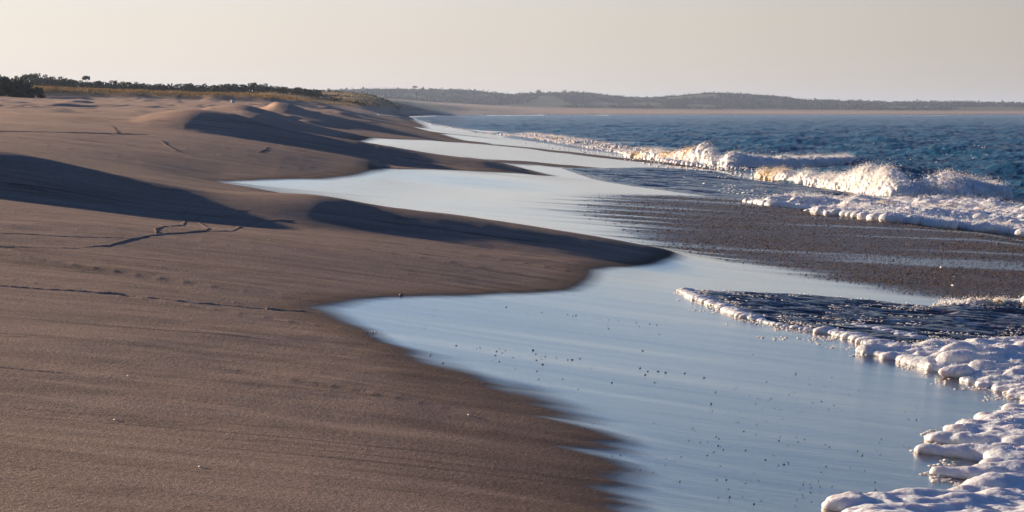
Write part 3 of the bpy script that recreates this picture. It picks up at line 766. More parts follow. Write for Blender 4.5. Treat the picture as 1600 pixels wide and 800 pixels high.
# ---- foam patches along the water line farther up the beach
C_, R_ = cat(mass_blobs([(786, 211), (830, 216), (880, 224), (940, 233), (1000, 243), (1060, 254), (1130, 264), (1200, 270), (1150, 258), (1060, 240), (980, 228), (900, 216), (830, 208)], 3600, .05, .12, .09, 1.5, 1.6, gap=.0, seed=7),
             rim_blobs([(786, 211), (830, 216), (880, 225), (940, 235), (1000, 245), (1060, 256), (1130, 266)], 700, .05, .11, jit=1.4))
f = blobby('shore_foam', C_, R_, .045, .04, .35, smooth_it=1, fine=.02, sandy=[(at(840, 180), 180, 3.0)])
fuzz(f, 16000, .010, .026, .05, 72, name='froth')
tag(f, 'broken strip of foam patches along the shallow water line left of the breakers', 'foam', kind='stuff')
C_, R_ = cat(rim_blobs([(592, 180), (640, 186), (690, 198), (740, 206), (786, 212)], 420, .05, .10, jit=1.0))
f = blobby('foam_thread', C_, R_, .07, .03, .4, smooth_it=1)
tag(f, 'thin distant thread of foam edging the sea up the beach', 'foam line', kind='stuff')
# surf on the far shore
Xs = np.linspace(-70, 700, 1500); _yy = np.linspace(1450, 1900, 451)
_zz = base_z(np.repeat(Xs[:, None], 451, 1).ravel(), np.tile(_yy, 1500)).reshape(1500, 451)
C_ = np.c_[Xs, _yy[np.argmax(_zz > .02, axis=1)] - 3 + 3 * fbm2(Xs * .02, Xs * 0, 3, 6), np.full(1500, .1)]
k = fbm2(Xs * .015, Xs * 0 + 3, 3, 9) > -.25
f = blobby('far_surf', C_[k], rng.uniform(.45, .8, k.sum()), .5, .2, 3.0, smooth_it=1)
# loose flecks of froth drifting on the water about the breakers
n = 9000; u = rng.uniform(780, 1800, n); Yf_ = 1 / rng.uniform(1 / 170.0, 1 / 38.0, n); Xf_ = at(u, Yf_)
m_ = fbm2(Xf_ * .45, Yf_ * .22 + Xf_ * .1, 4, 88); lim = .05 + .35 * sstep(0, 9, seg_dist(Xf_, Yf_, np.array([(3, 185), (5, 138), (8, 104), (10, 90), (9.5, 70), (11, 58), (14, 50), (11, 42)], float), False))
k = (m_ > lim) & (base_z(Xf_, Yf_) < .33) & (base_z(Xf_, Yf_) > -3); Xf_, Yf_ = Xf_[k], Yf_[k]
zf_ = np.maximum(sea_z(Xf_, Yf_), ground_z(Xf_, Yf_) + .02) + .01
V, F = spheres_mesh(np.c_[Xf_, Yf_, zf_], rng.uniform(.02, .06, len(Xf_)), ICO0, np.tile([1.7, 1.3, .5], (len(Xf_), 1)))
tag(mesh_np('foam_flecks', V, F, M_FOAM, 'stuff', attrs=dict(sandy=np.zeros(len(V)))), 'loose flecks of white froth drifting on the water round the breakers', 'foam', kind='stuff')
tag(f, 'pale line of surf breaking on the far shore below the hills', 'foam line', kind='stuff')

# ------------------------------------------------------------------ gravel bank: shingle too dense to count
def plain(name, col, rough=.7, spec=.5, var=.3):
    t = NT(name)
    oi = t('ObjectInfo').outputs['Random']
    n = t.noise(t.map((1, 1, 1)), 18, 4, .6)
    c = t.mix(var, col, t.ramp(n, [(.3, tuple(x * .5 for x in col)), (.7, tuple(min(1, x * 1.6) for x in col))]))
    c = t.mix(.5, c, t.mix(1.0, c, t.ramp(oi, [(0, .55), (1, 1.5)]), 'MULTIPLY'))
    t.set(Base_Color=c, Roughness=rough, Specular_IOR_Level=spec)
    return t.m
def island_material(name, stops, rough=.5, spec=.5, transl=0.0):
    t = NT(name)
    r = t.n.new('ShaderNodeNewGeometry').outputs['Random Per Island']
    t.set(Base_Color=t.ramp(r, stops), Roughness=rough, Specular_IOR_Level=spec)
    return t.m

def lumpy_stone(seed, sub=1, flat=.55):
    v, f = ico(sub); r = np.random.default_rng(seed)
    v = v * (1 + .22 * fbm3(v * 1.3 + seed * 3.1, 2, seed))[:, None] * np.array([1, r.uniform(.65, .95), flat * r.uniform(.8, 1.2)])
    return v, f

def scatter_mesh(name, protos, P, size, mat, kind, rot=None, squash=None):
    Vs, Fs, o = [], [], 0
    n = len(P); pid = rng.integers(0, len(protos), n)
    for k, (v, f) in enumerate(protos):
        i = np.where(pid == k)[0]
        if not len(i): continue
        a = rng.uniform(0, 6.283, len(i)); ca, sa = np.cos(a), np.sin(a)
        x = v[None, :, 0] * ca[:, None] - v[None, :, 1] * sa[:, None]; y = v[None, :, 0] * sa[:, None] + v[None, :, 1] * ca[:, None]
        z = np.repeat(v[None, :, 2], len(i), 0)
        V = np.stack([x, y, z], -1) * size[i][:, None, None] + P[i][:, None, :]
        Fs.append((f[None] + (np.arange(len(i)) * len(v))[:, None, None] + o).reshape(-1, 3)); Vs.append(V.reshape(-1, 3)); o += V.shape[0] * V.shape[1]
    return mesh_np(name, np.concatenate(Vs), np.concatenate(Fs), mat, kind)

M_SHINGLE = island_material('wet_shingle', [(0, (.012, .011, .012)), (.35, (.035, .026, .022)), (.6, (.12, .062, .032)), (.8, (.26, .14, .055)), (.93, (.44, .28, .13)), (1, (.5, .45, .4))], .45, .25)
n = 150000
u = rng.uniform(900, 1900, n); Yg = 1 / rng.uniform(1 / 50.0, 1 / 20.5, n); Xg = at(u, Yg)
k = (gravelness(Xg, Yg) > rng.uniform(.30, 1.0, n)) & (rng.random(n) < .35 + .9 * np.clip(fbm2(Xg * .5, Yg * 1.2, 3, 77) + .35, 0, 1))
Xg, Yg = Xg[k], Yg[k]
sz = rng.uniform(.005, .0125, len(Xg)) * (1 + .6 * (rng.random(len(Xg)) < .08)) * np.clip(Yg / 30, .8, 1.4)
P_ = np.c_[Xg, Yg, ground_z(Xg, Yg) + sz * .25]
o = scatter_mesh('shingle', [lumpy_stone(i, 1, .38) for i in range(5)], P_, sz, M_SHINGLE, 'stuff')
tag(o, 'band of dark wet gravel with ochre and brown stones above the foam', 'gravel', kind='stuff')

# ------------------------------------------------------------------ pebbles and shell bits, one by one
M_PEB = [plain('dark_pebble', (.06, .048, .045), .35), plain('brown_pebble', (.10, .06, .045), .4), plain('pale_shell', (.62, .52, .47), .4)]
peb_me = []
for i in range(6):
    v, f = lumpy_stone(40 + i, 2, .5)
    for m in range(2):
        o = mesh_np('pebble', v, f, M_PEB[m]); peb_me.append(o.data); bpy.data.objects.remove(o)
v, f = lumpy_stone(60, 2, .35); o = mesh_np('shell', v, f, M_PEB[2]); shell_me = o.data; bpy.data.objects.remove(o)
def put(name, me, px, py, size, label, cat_, group=None, sink=.25, stretch=(1, 1, 1), rz=None):
    x, y = hit(px, py)
    o = bpy.data.objects.new(name, me); COL.objects.link(o)
    o.location = (x, y, gz(x, y) + size * .5 * (1 - sink) * stretch[2]); o.scale = tuple(size * q for q in stretch)
    o.rotation_euler = (0, 0, random.uniform(0, 6.28) if rz is None else rz)
    return tag(o, label, cat_, group)
G1 = 'pebbles scattered over the shiny wet sand'
ref = [(1111, 631), (1138, 644), (1118, 613), (1205, 623), (1254, 642), (1270, 629), (1223, 654), (1220, 640), (1303, 633), (1296, 699), (1181, 679), (1162, 674), (1130, 703), (1217, 689), (1231, 696), (1247, 691), (1257, 687), (1165, 704),
       (1113, 642), (1119, 683), (1123, 686), (1122, 697), (1105, 712), (868, 484), (887, 492), (895, 494), (935, 498), (951, 500), (966, 501), (994, 504), (1015, 507), (1026, 508), (951, 514), (900, 493),
       (791, 480), (833, 547), (887, 562), (852, 557), (870, 559), (894, 562), (906, 560), (776, 549), (774, 556), (837, 553), (780, 565), (713, 540), (750, 543), (745, 545), (848, 570), (923, 576), (1000, 575), (1012, 580), (1023, 598), (839, 580),
       (1040, 582), (1028, 580), (956, 598), (1070, 583), (1100, 590), (1008, 586), (1150, 660), (1178, 788), (1140, 777), (1138, 765), (1420, 655), (1432, 656), (1440, 655), (1377, 686), (1382, 770), (1385, 776), (1368, 766), (1440, 776), (1498, 778),
       (1266, 757), (1300, 761), (1315, 770), (1345, 770), (1255, 758), (1062, 753), (1120, 750), (1135, 750), (1165, 755), (1196, 719), (1225, 726), (1290, 695), (1340, 705), (1347, 712), (1295, 640)]
big_set = {(1111, 631): 'largest dark stone among the pebbles on the shiny wet sand', (833, 547): 'flat brown shell bit on the pale wet sand near the left shore', (1165, 704): None}
for i, (px, py) in enumerate(ref):
    dk = random.random() < .72
    me = random.choice([m for j, m in enumerate(peb_me) if (j % 2 == 0) == dk])
    s0 = random.uniform(.004, .0075) * (1.5 if (px, py) in big_set and big_set[(px, py)] else 1) * (1.25 if py < 600 else 1)
    lb = big_set.get((px, py)) or 'small pebble lying on the shiny wet sand of the first bay'
    put('pebble', me, px, py, s0, lb, 'pebble', G1, stretch=(random.uniform(.9, 1.5), 1, random.uniform(.6, 1)))
poly = np.array([(560, 490), (700, 478), (900, 470), (1060, 520), (1200, 545), (1350, 590), (1440, 640), (1440, 690), (1400, 790), (1050, 795), (930, 700), (820, 610), (700, 550)], float)
cnt = 0
while cnt < 190:
    px, py = random.uniform(560, 1440), random.uniform(475, 795)
    if not in_poly(np.array([px]), np.array([py]), poly)[0]: continue
    dens = .5 + .9 * vnoise2(np.array([px / 70]), np.array([py / 30]), 5)[0]
    if random.random() > dens: continue
    cnt += 1
    me = random.choice(peb_me)
    put('pebble', me, px, py, random.uniform(.0025, .0052) * (1.3 if py < 600 else 1), 'small pebble lying on the shiny wet sand of the first bay', 'pebble', G1, stretch=(random.uniform(.9, 1.6), 1, random.uniform(.5, .9)))
for px, py, lb in ((1472, 421, 'white stone in the middle of the dark gravel bank'), (1490, 450, 'larger white stone low on the dark gravel bank near the froth')):
    put('white_stone', shell_me, px, py, .035, lb, 'stone', stretch=(1, 1, 1.6), sink=-.1)
put('half_buried_pebble', peb_me[1], 627, 462, .020, 'brown stone half buried in dry sand just above the point of the first bay', 'stone', stretch=(1.0, 1, 1.1))
for px, py in ((583, 520), (672, 555), (692, 567), (500 + 232 * .375, 380 + 372 * .375)):
    put('shell', shell_me, px, py, .012, 'tiny pale shell bit on the damp rim of the first bay', 'shell', 'shell bits on the damp rim of the first bay')
for px, py in ((156, 353), (266, 355), (366, 471), (201, 589), (313, 729), (180, 655), (733, 652), (420, 375), (120, 358)):
    put('shell', shell_me, px, py, .013, 'tiny pale shell bit on the open dry sand', 'shell', 'shell bits on the dry sand')

# ------------------------------------------------------------------ swash marks: low winding ridges left by the highest waves
M_SAND2 = ground.data.materials[0]
def swash_mark(px_pts, w_, h_, label, n_=240):
    P = along(hits(px_pts), n_); P = P + .02 * np.c_[fbm2(np.arange(n_) * .12, np.zeros(n_), 3, 4), fbm2(np.arange(n_) * .12, np.ones(n_) * 9, 3, 4)] * (w_ / .06)
    T = np.gradient(P, axis=0); T /= np.linalg.norm(T, axis=1)[:, None] + 1e-9; N = np.c_[-T[:, 1], T[:, 0]]
    w_ = w_ * .55; hv = .22 * h_ * (.6 + .6 * (fbm2(np.arange(n_) * .2, np.zeros(n_) + 2, 3, 14) + .5)) * np.minimum(1, np.minimum(np.arange(n_), n_ - 1 - np.arange(n_)) / 12.0)
    rows = []
    for q, hh in ((-1.6, -.35), (-.9, .12), (-.25, .85), (.2, 1.0), (.6, .55), (1.2, -.35)):
        Q = P + N * q * w_
        rows.append(np.c_[Q, ground_z(Q[:, 0], Q[:, 1]) + hv * hh + (-.004 if hh < 0 else 0)])
    V = np.stack(rows, 1).reshape(-1, 3)
    o = mesh_np('swash_mark', V, grid_faces(n_, 6), M_SAND2, 'structure', attrs=dict(wet=np.full(len(V), .05)))
    o['label'] = label
    return o
swash_mark([(120, 387), (165, 384), (200, 374), (245, 366), (300, 362), (360, 361), (378, 355), (400, 347), (430, 345), (480, 343)], .05, .030, 'long winding swash mark')
swash_mark([(245, 366), (243, 357), (252, 355), (285, 352), (290, 344), (283, 337), (290, 331), (310, 330)], .045, .028, 'looping swash mark')
swash_mark([(315, 362), (327, 357), (305, 346), (312, 339), (340, 338), (368, 337), (372, 330), (395, 327)], .045, .024, 'curling swash mark')
swash_mark([(-60, 362), (0, 364), (60, 366), (120, 369), (200, 372)], .04, .018, 'faint swash mark')
swash_mark([(-60, 388), (0, 386), (60, 387), (125, 388)], .04, .018, 'faint swash mark')
swash_mark([(-60, 441), (0, 446), (100, 453), (200, 461), (300, 471), (400, 480), (500, 487)], .09, .036, 'straight swash mark along the first bay')
swash_mark([(-60, 572), (0, 575), (60, 581), (115, 586)], .025, .012, 'short swash mark')
swash_mark([(-60, 205), (0, 205), (80, 206), (170, 209), (183, 208), (178, 200), (174, 197)], .16, .06, 'swash mark high on the beach')
swash_mark([(180, 209), (230, 210)], .14, .06, 'swash mark high on the beach')
swash_mark([(252, 220), (262, 228), (275, 236), (300, 243), (320, 247)], .10, .05, 'swash mark high on the beach')
swash_mark([(404, 238), (415, 233), (418, 230)], .08, .05, 'swash mark on the beach')

# ------------------------------------------------------------------ plants
M_LEAF = island_material('scrub_leaves', [(0, (.022, .035, .018)), (.4, (.035, .052, .024)), (.75, (.055, .07, .032)), (1, (.10, .10, .045))], .65, .25)
M_BARK = plain('bark', (.09, .07, .055), .9, .2)
def leaf_quads(Pc, size, r):
    n_ = len(Pc)
    a = r.normal(0, 1, (n_, 3)); a /= np.linalg.norm(a, axis=1)[:, None]
    b_ = np.cross(a, r.normal(0, 1, (n_, 3))); b_ /= np.linalg.norm(b_, axis=1)[:, None] + 1e-9
    s_ = size[:, None]
    V = np.stack([Pc - a * s_, Pc - b_ * s_ * .6, Pc + a * s_, Pc + b_ * s_ * .6], 1).reshape(-1, 3)
    return V, np.arange(n_ * 4).reshape(-1, 4)
def tube(pts, rad, sides=6):
    V, F = [], []
    pts = np.array(pts, float)
    for i, p in enumerate(pts):
        for k_ in range(sides):
            an = 6.283 * k_ / sides
            V.append(p + rad[i] * np.array([math.cos(an), math.sin(an), 0]))
    for i in range(len(pts) - 1):
        for k_ in range(sides):
            F.append((i * sides + k_, i * sides + (k_ + 1) % sides, (i + 1) * sides + (k_ + 1) % sides, (i + 1) * sides + k_))
    return V, F
def plant_meshes(kind, seed):
    r = np.random.default_rng(seed)
    if kind == 'dome': W, H, base, nb = 1.25, 1.9, .05, 16
    elif kind == 'umbrella': W, H, base, nb = 1.5, 3.0, 2.1, 14
    elif kind == 'tall': W, H, base, nb = .75, 2.9, .5, 12
    elif kind == 'sparse': W, H, base, nb = .9, 2.4, 1.2, 7
    cl = []
    for _ in range(nb):
        a = r.uniform(0, 6.28); q = math.sqrt(r.random()) * W * .8
        top = 1 - (q / W) ** 2 * .55
        z = base + (H - base) * r.uniform(.1, .85) * top
        cl.append((q * math.cos(a), q * math.sin(a), z, r.uniform(.28, .5) * W * (.45 if kind in ('umbrella', 'sparse') else .8)))
    Pc, Sz = [], []
    for cx, cy, cz, cr in cl:
        m = 70; d = r.normal(0, 1, (m, 3)); d /= np.linalg.norm(d, axis=1)[:, None]
        rad = cr * r.uniform(.55, 1.08, m)
        p = np.c_[cx + d[:, 0] * rad, cy + d[:, 1] * rad, cz + d[:, 2] * rad * .75]
        Pc.append(p); Sz.append(r.uniform(.07, .15, m))
    Pc = np.concatenate(Pc); Sz = np.concatenate(Sz); k_ = Pc[:, 2] > .02
    V, F = leaf_quads(Pc[k_], Sz[k_], r)
    o = mesh_np('crown', V, F, M_LEAF, smooth=False); crown = o.data; bpy.data.objects.remove(o)
    V, F = [], []
    hh = max(base, .6) + .35 * (H - base)
    v_, f_ = tube([(0, 0, -.3), (.05, 0, hh * .4), (.0, .08, hh)], [.13, .10, .06]); V += v_; F += f_
    for _ in range(4):
        c_ = cl[_]; o_ = len(V)
        v_, f_ = tube([(0.02, .02, hh * .45), (c_[0] * .5, c_[1] * .5, hh * .45 + (c_[2] - hh * .45) * .6), c_[:3]], [.07, .045, .02], 5)
        V += v_; F += [tuple(i + o_ for i in ff) for ff in f_]
    o = mesh_np('trunk', V, F, M_BARK); trunk = o.data; bpy.data.objects.remove(o)
    return crown, trunk, H
PROTO = {k_: [plant_meshes(k_, sd_ + 10 * i) for i in range(n_)] for k_, n_, sd_ in (('dome', 5, 1), ('umbrella', 2, 2), ('tall', 2, 3), ('sparse', 2, 4))}
def plant(kind, px, top, wpx, Y, label, group=None, name=None, drop=.0):
    """px, top: where its head shows against the sky; wpx its breadth; Y its distance"""
    crown, trunk, H = random.choice(PROTO[kind])
    X = at(px, Y); g = gz(X, Y) - drop
    hgt = max(.4, CAM_H + (176 - top) / FPX * Y - g) * 1.15
    wd_ = wpx / FPX * Y
    W0 = {'dome': 2.6, 'umbrella': 3.2, 'tall': 1.7, 'sparse': 1.9}[kind]
    r = empty(name or ('shrub' if kind == 'dome' else 'tree'), (X, Y, g)); r.rotation_euler = (0, 0, random.uniform(0, 6.28))
    r.scale = (wd_ / W0, wd_ / W0, hgt / (H * 1.0))
    for nm, me in (('crown', crown), ('trunk', trunk)):
        c = bpy.data.objects.new(nm, me); COL.objects.link(c); c.parent = r
    return tag(r, label, 'shrub' if kind == 'dome' else 'tree', group)
G2 = 'scrub along the skyline of the dunes'
sh = [('dome', 50, 115, 18, 400), ('dome', 60, 117, 14, 396), ('dome', 71, 119, 13, 402), ('dome', 84, 120, 13, 398), ('dome', 97, 122, 13, 405), ('dome', 106, 121, 15, 396), ('dome', 117, 124, 13, 402), ('dome', 127, 127, 10, 398),
      ('umbrella', 137, 121, 16, 404), ('dome', 139, 129, 14, 396), ('dome', 154, 126, 13, 400), ('dome', 166, 128, 12, 404), ('dome', 180, 126, 16, 398), ('dome', 191, 129, 12, 402), ('dome', 203, 127, 20, 396), ('dome', 213, 130, 12, 400),
      ('dome', 224, 131, 13, 402), ('dome', 238, 133, 14, 398), ('dome', 252, 131, 17, 400), ('sparse', 268, 131, 10, 404), ('dome', 268, 135, 14, 396), ('dome', 284, 131, 14, 400), ('dome', 297, 131, 14, 398), ('dome', 311, 133, 14, 402),
      ('tall', 322, 129, 8, 404), ('dome', 334, 133, 16, 398), ('dome', 348, 132, 14, 402), ('dome', 358, 130, 12, 398), ('dome', 370, 131, 15, 402), ('dome', 384, 132, 14, 398), ('dome', 399, 128, 14, 402), ('dome', 408, 134, 12, 398),
      ('dome', 417, 132, 12, 404), ('dome', 430, 136, 15, 398), ('dome', 443, 136, 14, 402), ('dome', 457, 138, 15, 398), ('dome', 467, 136, 10, 404), ('dome', 480, 139, 15, 398), ('dome', 494, 139, 13, 402)]
special = {(50, 115): 'broad flat topped shrub, tallest at the left end of the scrub line', (137, 121): 'umbrella shaped tree standing above the scrub at the left',
           (322, 129): 'small narrow tree rising above the middle of the scrub line', (399, 128): 'blocky shrub standing highest near the right end of the scrub line', (268, 131): 'sparse thin tree between two round shrubs on the skyline',
           (203, 127): 'wide double domed shrub on the skyline right of the umbrella shaped tree'}
LM = [(50, 'the flat topped one at the left end'), (137, 'the umbrella shaped tree'), (203, 'the wide double domed one'), (268, 'the thin sparse tree'), (322, 'the small narrow tree'), (399, 'the blocky one near the right end')]
sh += [('dome', (a_[1] + b_[1]) / 2, max(a_[2], b_[2]) + 1.5, 15, 408) for a_, b_ in zip(sh[:-1], sh[1:]) if b_[1] - a_[1] > 8]
USED = set()
ORD = ['first', 'second', 'third', 'fourth', 'fifth', 'sixth', 'seventh', 'eighth', 'ninth', 'tenth', 'eleventh', 'twelfth', 'thirteenth', 'fourteenth', 'fifteenth', 'sixteenth', 'seventeenth', 'eighteenth', 'nineteenth', 'twentieth']
def scrub_label(px):
    a0, nm = [l for l in LM if l[0] <= px + 3][-1]
    i = sum(1 for q in sh if a0 < q[1] < px and (q[1], q[2]) not in special)
    while (nm, i) in USED: i += 1
    USED.add((nm, i))
    return ORD[min(i, 19)] + ' dark shrub to the right of ' + nm
for k_, px, top, wpx, Y in sh:
    plant(k_, px, top, wpx * (1.1 if k_ != 'dome' else 2.0), Y, special.get((px, top)) or scrub_label(px), G2)
for k_, px, top, wpx, Y in [('dome', -40, 106, 40, 232), ('dome', -12, 110, 30, 233), ('dome', 2, 113, 18, 232), ('dome', 10, 117, 16, 235), ('dome', 19, 120, 16, 233), ('dome', 28, 119, 12, 236), ('dome', 34, 121, 14, 234), ('dome', 42, 129, 14, 232),
                            ('dome', 52, 134, 14, 233), ('dome', 62, 136, 12, 234), ('dome', 6, 128, 22, 228), ('dome', 24, 131, 22, 229), ('dome', 38, 136, 16, 229)]:
    nds = globals().get('nds', -1) + 1
    plant(k_, px, top, wpx * 1.9, Y, ORD[nds] + ' dark shrub from the left on the near dune' if nds < 9 else ORD[nds - 9] + ' from the left of the lower front row of dark shrubs on the near dune', 'dark shrubs on the near dune', drop=.1)
G3 = 'lone trees on the far skyline'
for k_, px, top, wpx, Y, lb in [('sparse', 569, 136, 6, 2100, 'thin tree on the far skyline, left of its pair'), ('tall', 588, 135.5, 5, 2100, 'thin tree on the far skyline, right of its pair'), ('umbrella', 649, 135.5, 10, 2300, 'flat topped tree on the far skyline'),
                                ('tall', 661, 134.5, 6, 2300, 'upright tree right of the flat topped one on the far skyline'), ('dome', 673, 138, 9, 2300, 'low round tree on the far skyline where the hills begin'),
                                ('dome', 843, 141, 16, 2450, 'wide clump of trees on the first far hilltop'), ('dome', 859, 142.5, 7, 2450, 'small round tree beside the clump on the first far hilltop'), ('tall', 882, 140, 5, 2450, 'pointed tree near the right end of the first far hilltop'),
                                ('dome', 895, 142, 7, 2450, 'round tree at the right end of the first far hilltop'), ('tall', 1431, 154, 4, 2450, 'small pointed tree on the low right skyline'), ('tall', 1564, 155.5, 5, 2450, 'pointed tree near the right edge of the far skyline')]:
    plant(k_, px, top, wpx, Y, lb, None)

# far woods, scrub on the dunes and grass: masses nobody could count
V4 = [(lambda r: leaf_quads(np.c_[r.normal(0, .55, 34), r.normal(0, .55, 34), np.abs(r.normal(.2, .3, 34))], r.uniform(.3, .55, 34), r))(np.random.default_rng(500 + i)) for i in range(6)]
def scatter_quads(name, protos, P, size, mat, hs=1.0):
    Vs, Fs, o = [], [], 0
    pid = rng.integers(0, len(protos), len(P))
    for k_, (v, f) in enumerate(protos):
        i = np.where(pid == k_)[0]; a = rng.uniform(0, 6.283, len(i)); ca, sa = np.cos(a)[:, None], np.sin(a)[:, None]
        V = np.stack([v[None, :, 0] * ca - v[None, :, 1] * sa, v[None, :, 0] * sa + v[None, :, 1] * ca, np.repeat(v[None, :, 2] * hs, len(i), 0)], -1) * size[i][:, None, None] + P[i][:, None, :]
        Fs.append((f[None] + (np.arange(len(i)) * len(v))[:, None, None] + o).reshape(-1, f.shape[1])); Vs.append(V.reshape(-1, 3)); o += len(i) * len(v)
    return mesh_np(name, np.concatenate(Vs), np.concatenate(Fs), mat, 'stuff', smooth=False)
M_WOOD = island_material('far_woodland', [(0, (.032, .034, .027)), (1, (.055, .056, .042))], .8, .1)
n = 15000
u = rng.uniform(-150, 1800, n); Yw = rng.uniform(2000, 2560, n)
k = (fbm2(u * .02, Yw * .01, 3, 15) > -.25 + .25 * (Yw < 2200)) | (Yw > 2440); u, Yw = u[k], Yw[k]; Xw = at(u, Yw)
o = scatter_quads('far_wood', V4, np.c_[Xw, Yw, ground_z(Xw, Yw) - .5], rng.uniform(1.4, 3.5, len(Xw)) * np.where(Yw > 2440, .85, 1), M_WOOD)
tag(o, 'hazy wooded hills closing the far side of the bay', 'woodland', kind='stuff')
n = 5200
u = rng.uniform(-150, 760, n); Yw = 1 / rng.uniform(1 / 1500.0, 1 / 262.0, n)
Xw = at(u, Yw); zz = ground_z(Xw, Yw)
k = (zz > 4.0) & (fbm2(Xw * .03, Yw * .012, 3, 25) > .02 - .5 * ((Yw > 392) & (Yw < 460))) & ((Yw > 392) | (rng.random(n) < .12)); Xw, Yw, zz = Xw[k], Yw[k], zz[k]
o = scatter_quads('dune_scrub', V4, np.c_[Xw, Yw, zz - .1], rng.uniform(.35, .9, len(Xw)) * np.sqrt(Yw / 400), M_LEAF, .8)
tag(o, 'low dark scrub dotted over the grassy dunes', 'scrub', kind='stuff')
M_GRASS = island_material('dry_grass', [(0, (.26, .17, .055)), (.4, (.55, .33, .11)), (.75, (.62, .40, .16)), (1, (.22, .20, .07))], .8, .2)
def tuft(seed):
    r = np.random.default_rng(seed); V, F = [], []
    for i in range(7):
        a = r.uniform(0, 6.28); l = r.uniform(.5, 1.0); bx, by = r.normal(0, .12, 2); w_ = .06
        V += [(bx - w_ * math.sin(a), by + w_ * math.cos(a), 0), (bx + w_ * math.sin(a), by - w_ * math.cos(a), 0), (bx + .4 * l * math.cos(a), by + .4 * l * math.sin(a), l)]
        F.append((3 * i, 3 * i + 1, 3 * i + 2))
    return np.array(V), np.array(F)
n = 26000
u = rng.uniform(-150, 720, n); Yw = 1 / rng.uniform(1 / np.where(u > 430, 800.0, 397.0), 1 / 240.5, n); Xw = at(u, Yw); zz = ground_z(Xw, Yw)
k = (zz > 3.9 + .6 * fbm2(Xw * .08, Yw * .05, 3, 2)) & (fbm2(Xw * .05, Yw * .03, 3, 35) > -.3); Xw, Yw, zz = Xw[k], Yw[k], zz[k]
o = scatter_quads('dune_grass', [tuft(i) for i in range(6)], np.c_[Xw, Yw, zz - .03], rng.uniform(.22, .5, len(Xw)) * (Yw / 300) ** .5, M_GRASS)
tag(o, 'ochre dune grass covering the dunes below the scrub line', 'grass', kind='stuff')

# ------------------------------------------------------------------ people and small things by the dunes
M_SKIN = plain('skin', (.42, .25, .17), .6); M_WHITE = plain('white_cloth', (.8, .78, .74), .8, .2, .05); M_DARK = plain('dark_cloth', (.015, .016, .02), .9, .2, .1); M_HAIR = plain('dark_hair', (.02, .015, .012), .8)
def skin(name, joints, edges, mat, parent, sub=1):
    me = bpy.data.meshes.new(name); me.from_pydata([j[:3] for j in joints], edges, []); me.update()
    o = bpy.data.objects.new(name, me); COL.objects.link(o)
    o.modifiers.new('s', 'SKIN'); sv = me.skin_vertices[0].data if me.skin_vertices else None
    if sv is None:
        bpy.context.view_layer.objects.active = o; sv = me.skin_vertices[0].data
    for i, j in enumerate(joints): sv[i].radius = (j[3], j[3])
    sv[0].use_root = True
    ss = o.modifiers.new('u', 'SUBSURF'); ss.levels = sub; ss.render_levels = sub
    dg = bpy.context.evaluated_depsgraph_get(); dg.update(); m2 = bpy.data.meshes.new_from_object(o.evaluated_get(dg)); m2.name = name
    m2.materials.clear(); m2.materials.append(mat)
    for p in m2.polygons: p.use_smooth = True
    o.modifiers.clear(); o.data = m2; o.parent = parent
    return o
def seated(px, Y, rz, label, scale=1.0):
    X = at(px, Y); r = empty('person', (X, Y, gz(X, Y))); r.rotation_euler = (0, 0, rz); r.scale = (scale,) * 3
    J = [(0, 0, .13, .13), (0, .02, .32, .125), (0, .0, .52, .14), (0, -.02, .62, .055), (0, -.03, .72, .085), (0, -.03, .83, .075),
         (-.10, -.12, .13, .085), (-.16, -.42, .42, .06), (-.15, -.66, .06, .045), (-.15, -.80, .04, .035), (.10, -.12, .13, .085), (.16, -.42, .42, .06), (.15, -.66, .06, .045), (.15, -.80, .04, .035),
         (-.19, 0, .54, .05), (-.26, -.08, .34, .04), (-.17, -.32, .40, .032), (-.12, -.40, .42, .03), (.19, 0, .54, .05), (.26, -.08, .34, .04), (.17, -.32, .40, .032), (.12, -.40, .42, .03)]
    E = [(0, 1), (1, 2), (2, 3), (3, 4), (4, 5), (0, 6), (6, 7), (7, 8), (8, 9), (0, 10), (10, 11), (11, 12), (12, 13), (2, 14), (14, 15), (15, 16), (16, 17), (2, 18), (18, 19), (19, 20), (20, 21)]
    skin('body', J, E, M_SKIN, r)
    skin('shirt', [(0, 0, .14, .16), (0, .02, .32, .155), (0, 0, .53, .165), (-.2, 0, .53, .075), (-.27, -.08, .36, .065), (.2, 0, .53, .075), (.27, -.08, .36, .065)], [(0, 1), (1, 2), (2, 3), (3, 4), (2, 5), (5, 6)], M_WHITE, r)
    skin('trousers', [(0, -.01, .13, .15), (-.10, -.13, .14, .10), (-.16, -.42, .42, .078), (-.15, -.62, .12, .062), (.10, -.13, .14, .10), (.16, -.42, .42, .078), (.15, -.62, .12, .062)], [(0, 1), (1, 2), (2, 3), (0, 4), (4, 5), (5, 6)], M_WHITE, r)
    skin('hair', [(0, .0, .80, .085), (0, -.01, .86, .07)], [(0, 1)], M_HAIR, r)
    return tag(r, label, 'person')
seated(502, 400, .5, 'person in white sitting at the foot of the dunes, left one of two', 1.0)
seated(514, 400, .2, 'person in white sitting at the foot of the dunes, right one of two', 1.12)
X = at(562, 400); r = empty('person', (X, 400, gz(X, 400))); r.rotation_euler = (0, 0, R(90)); r.scale = (1, 1, 1.15)
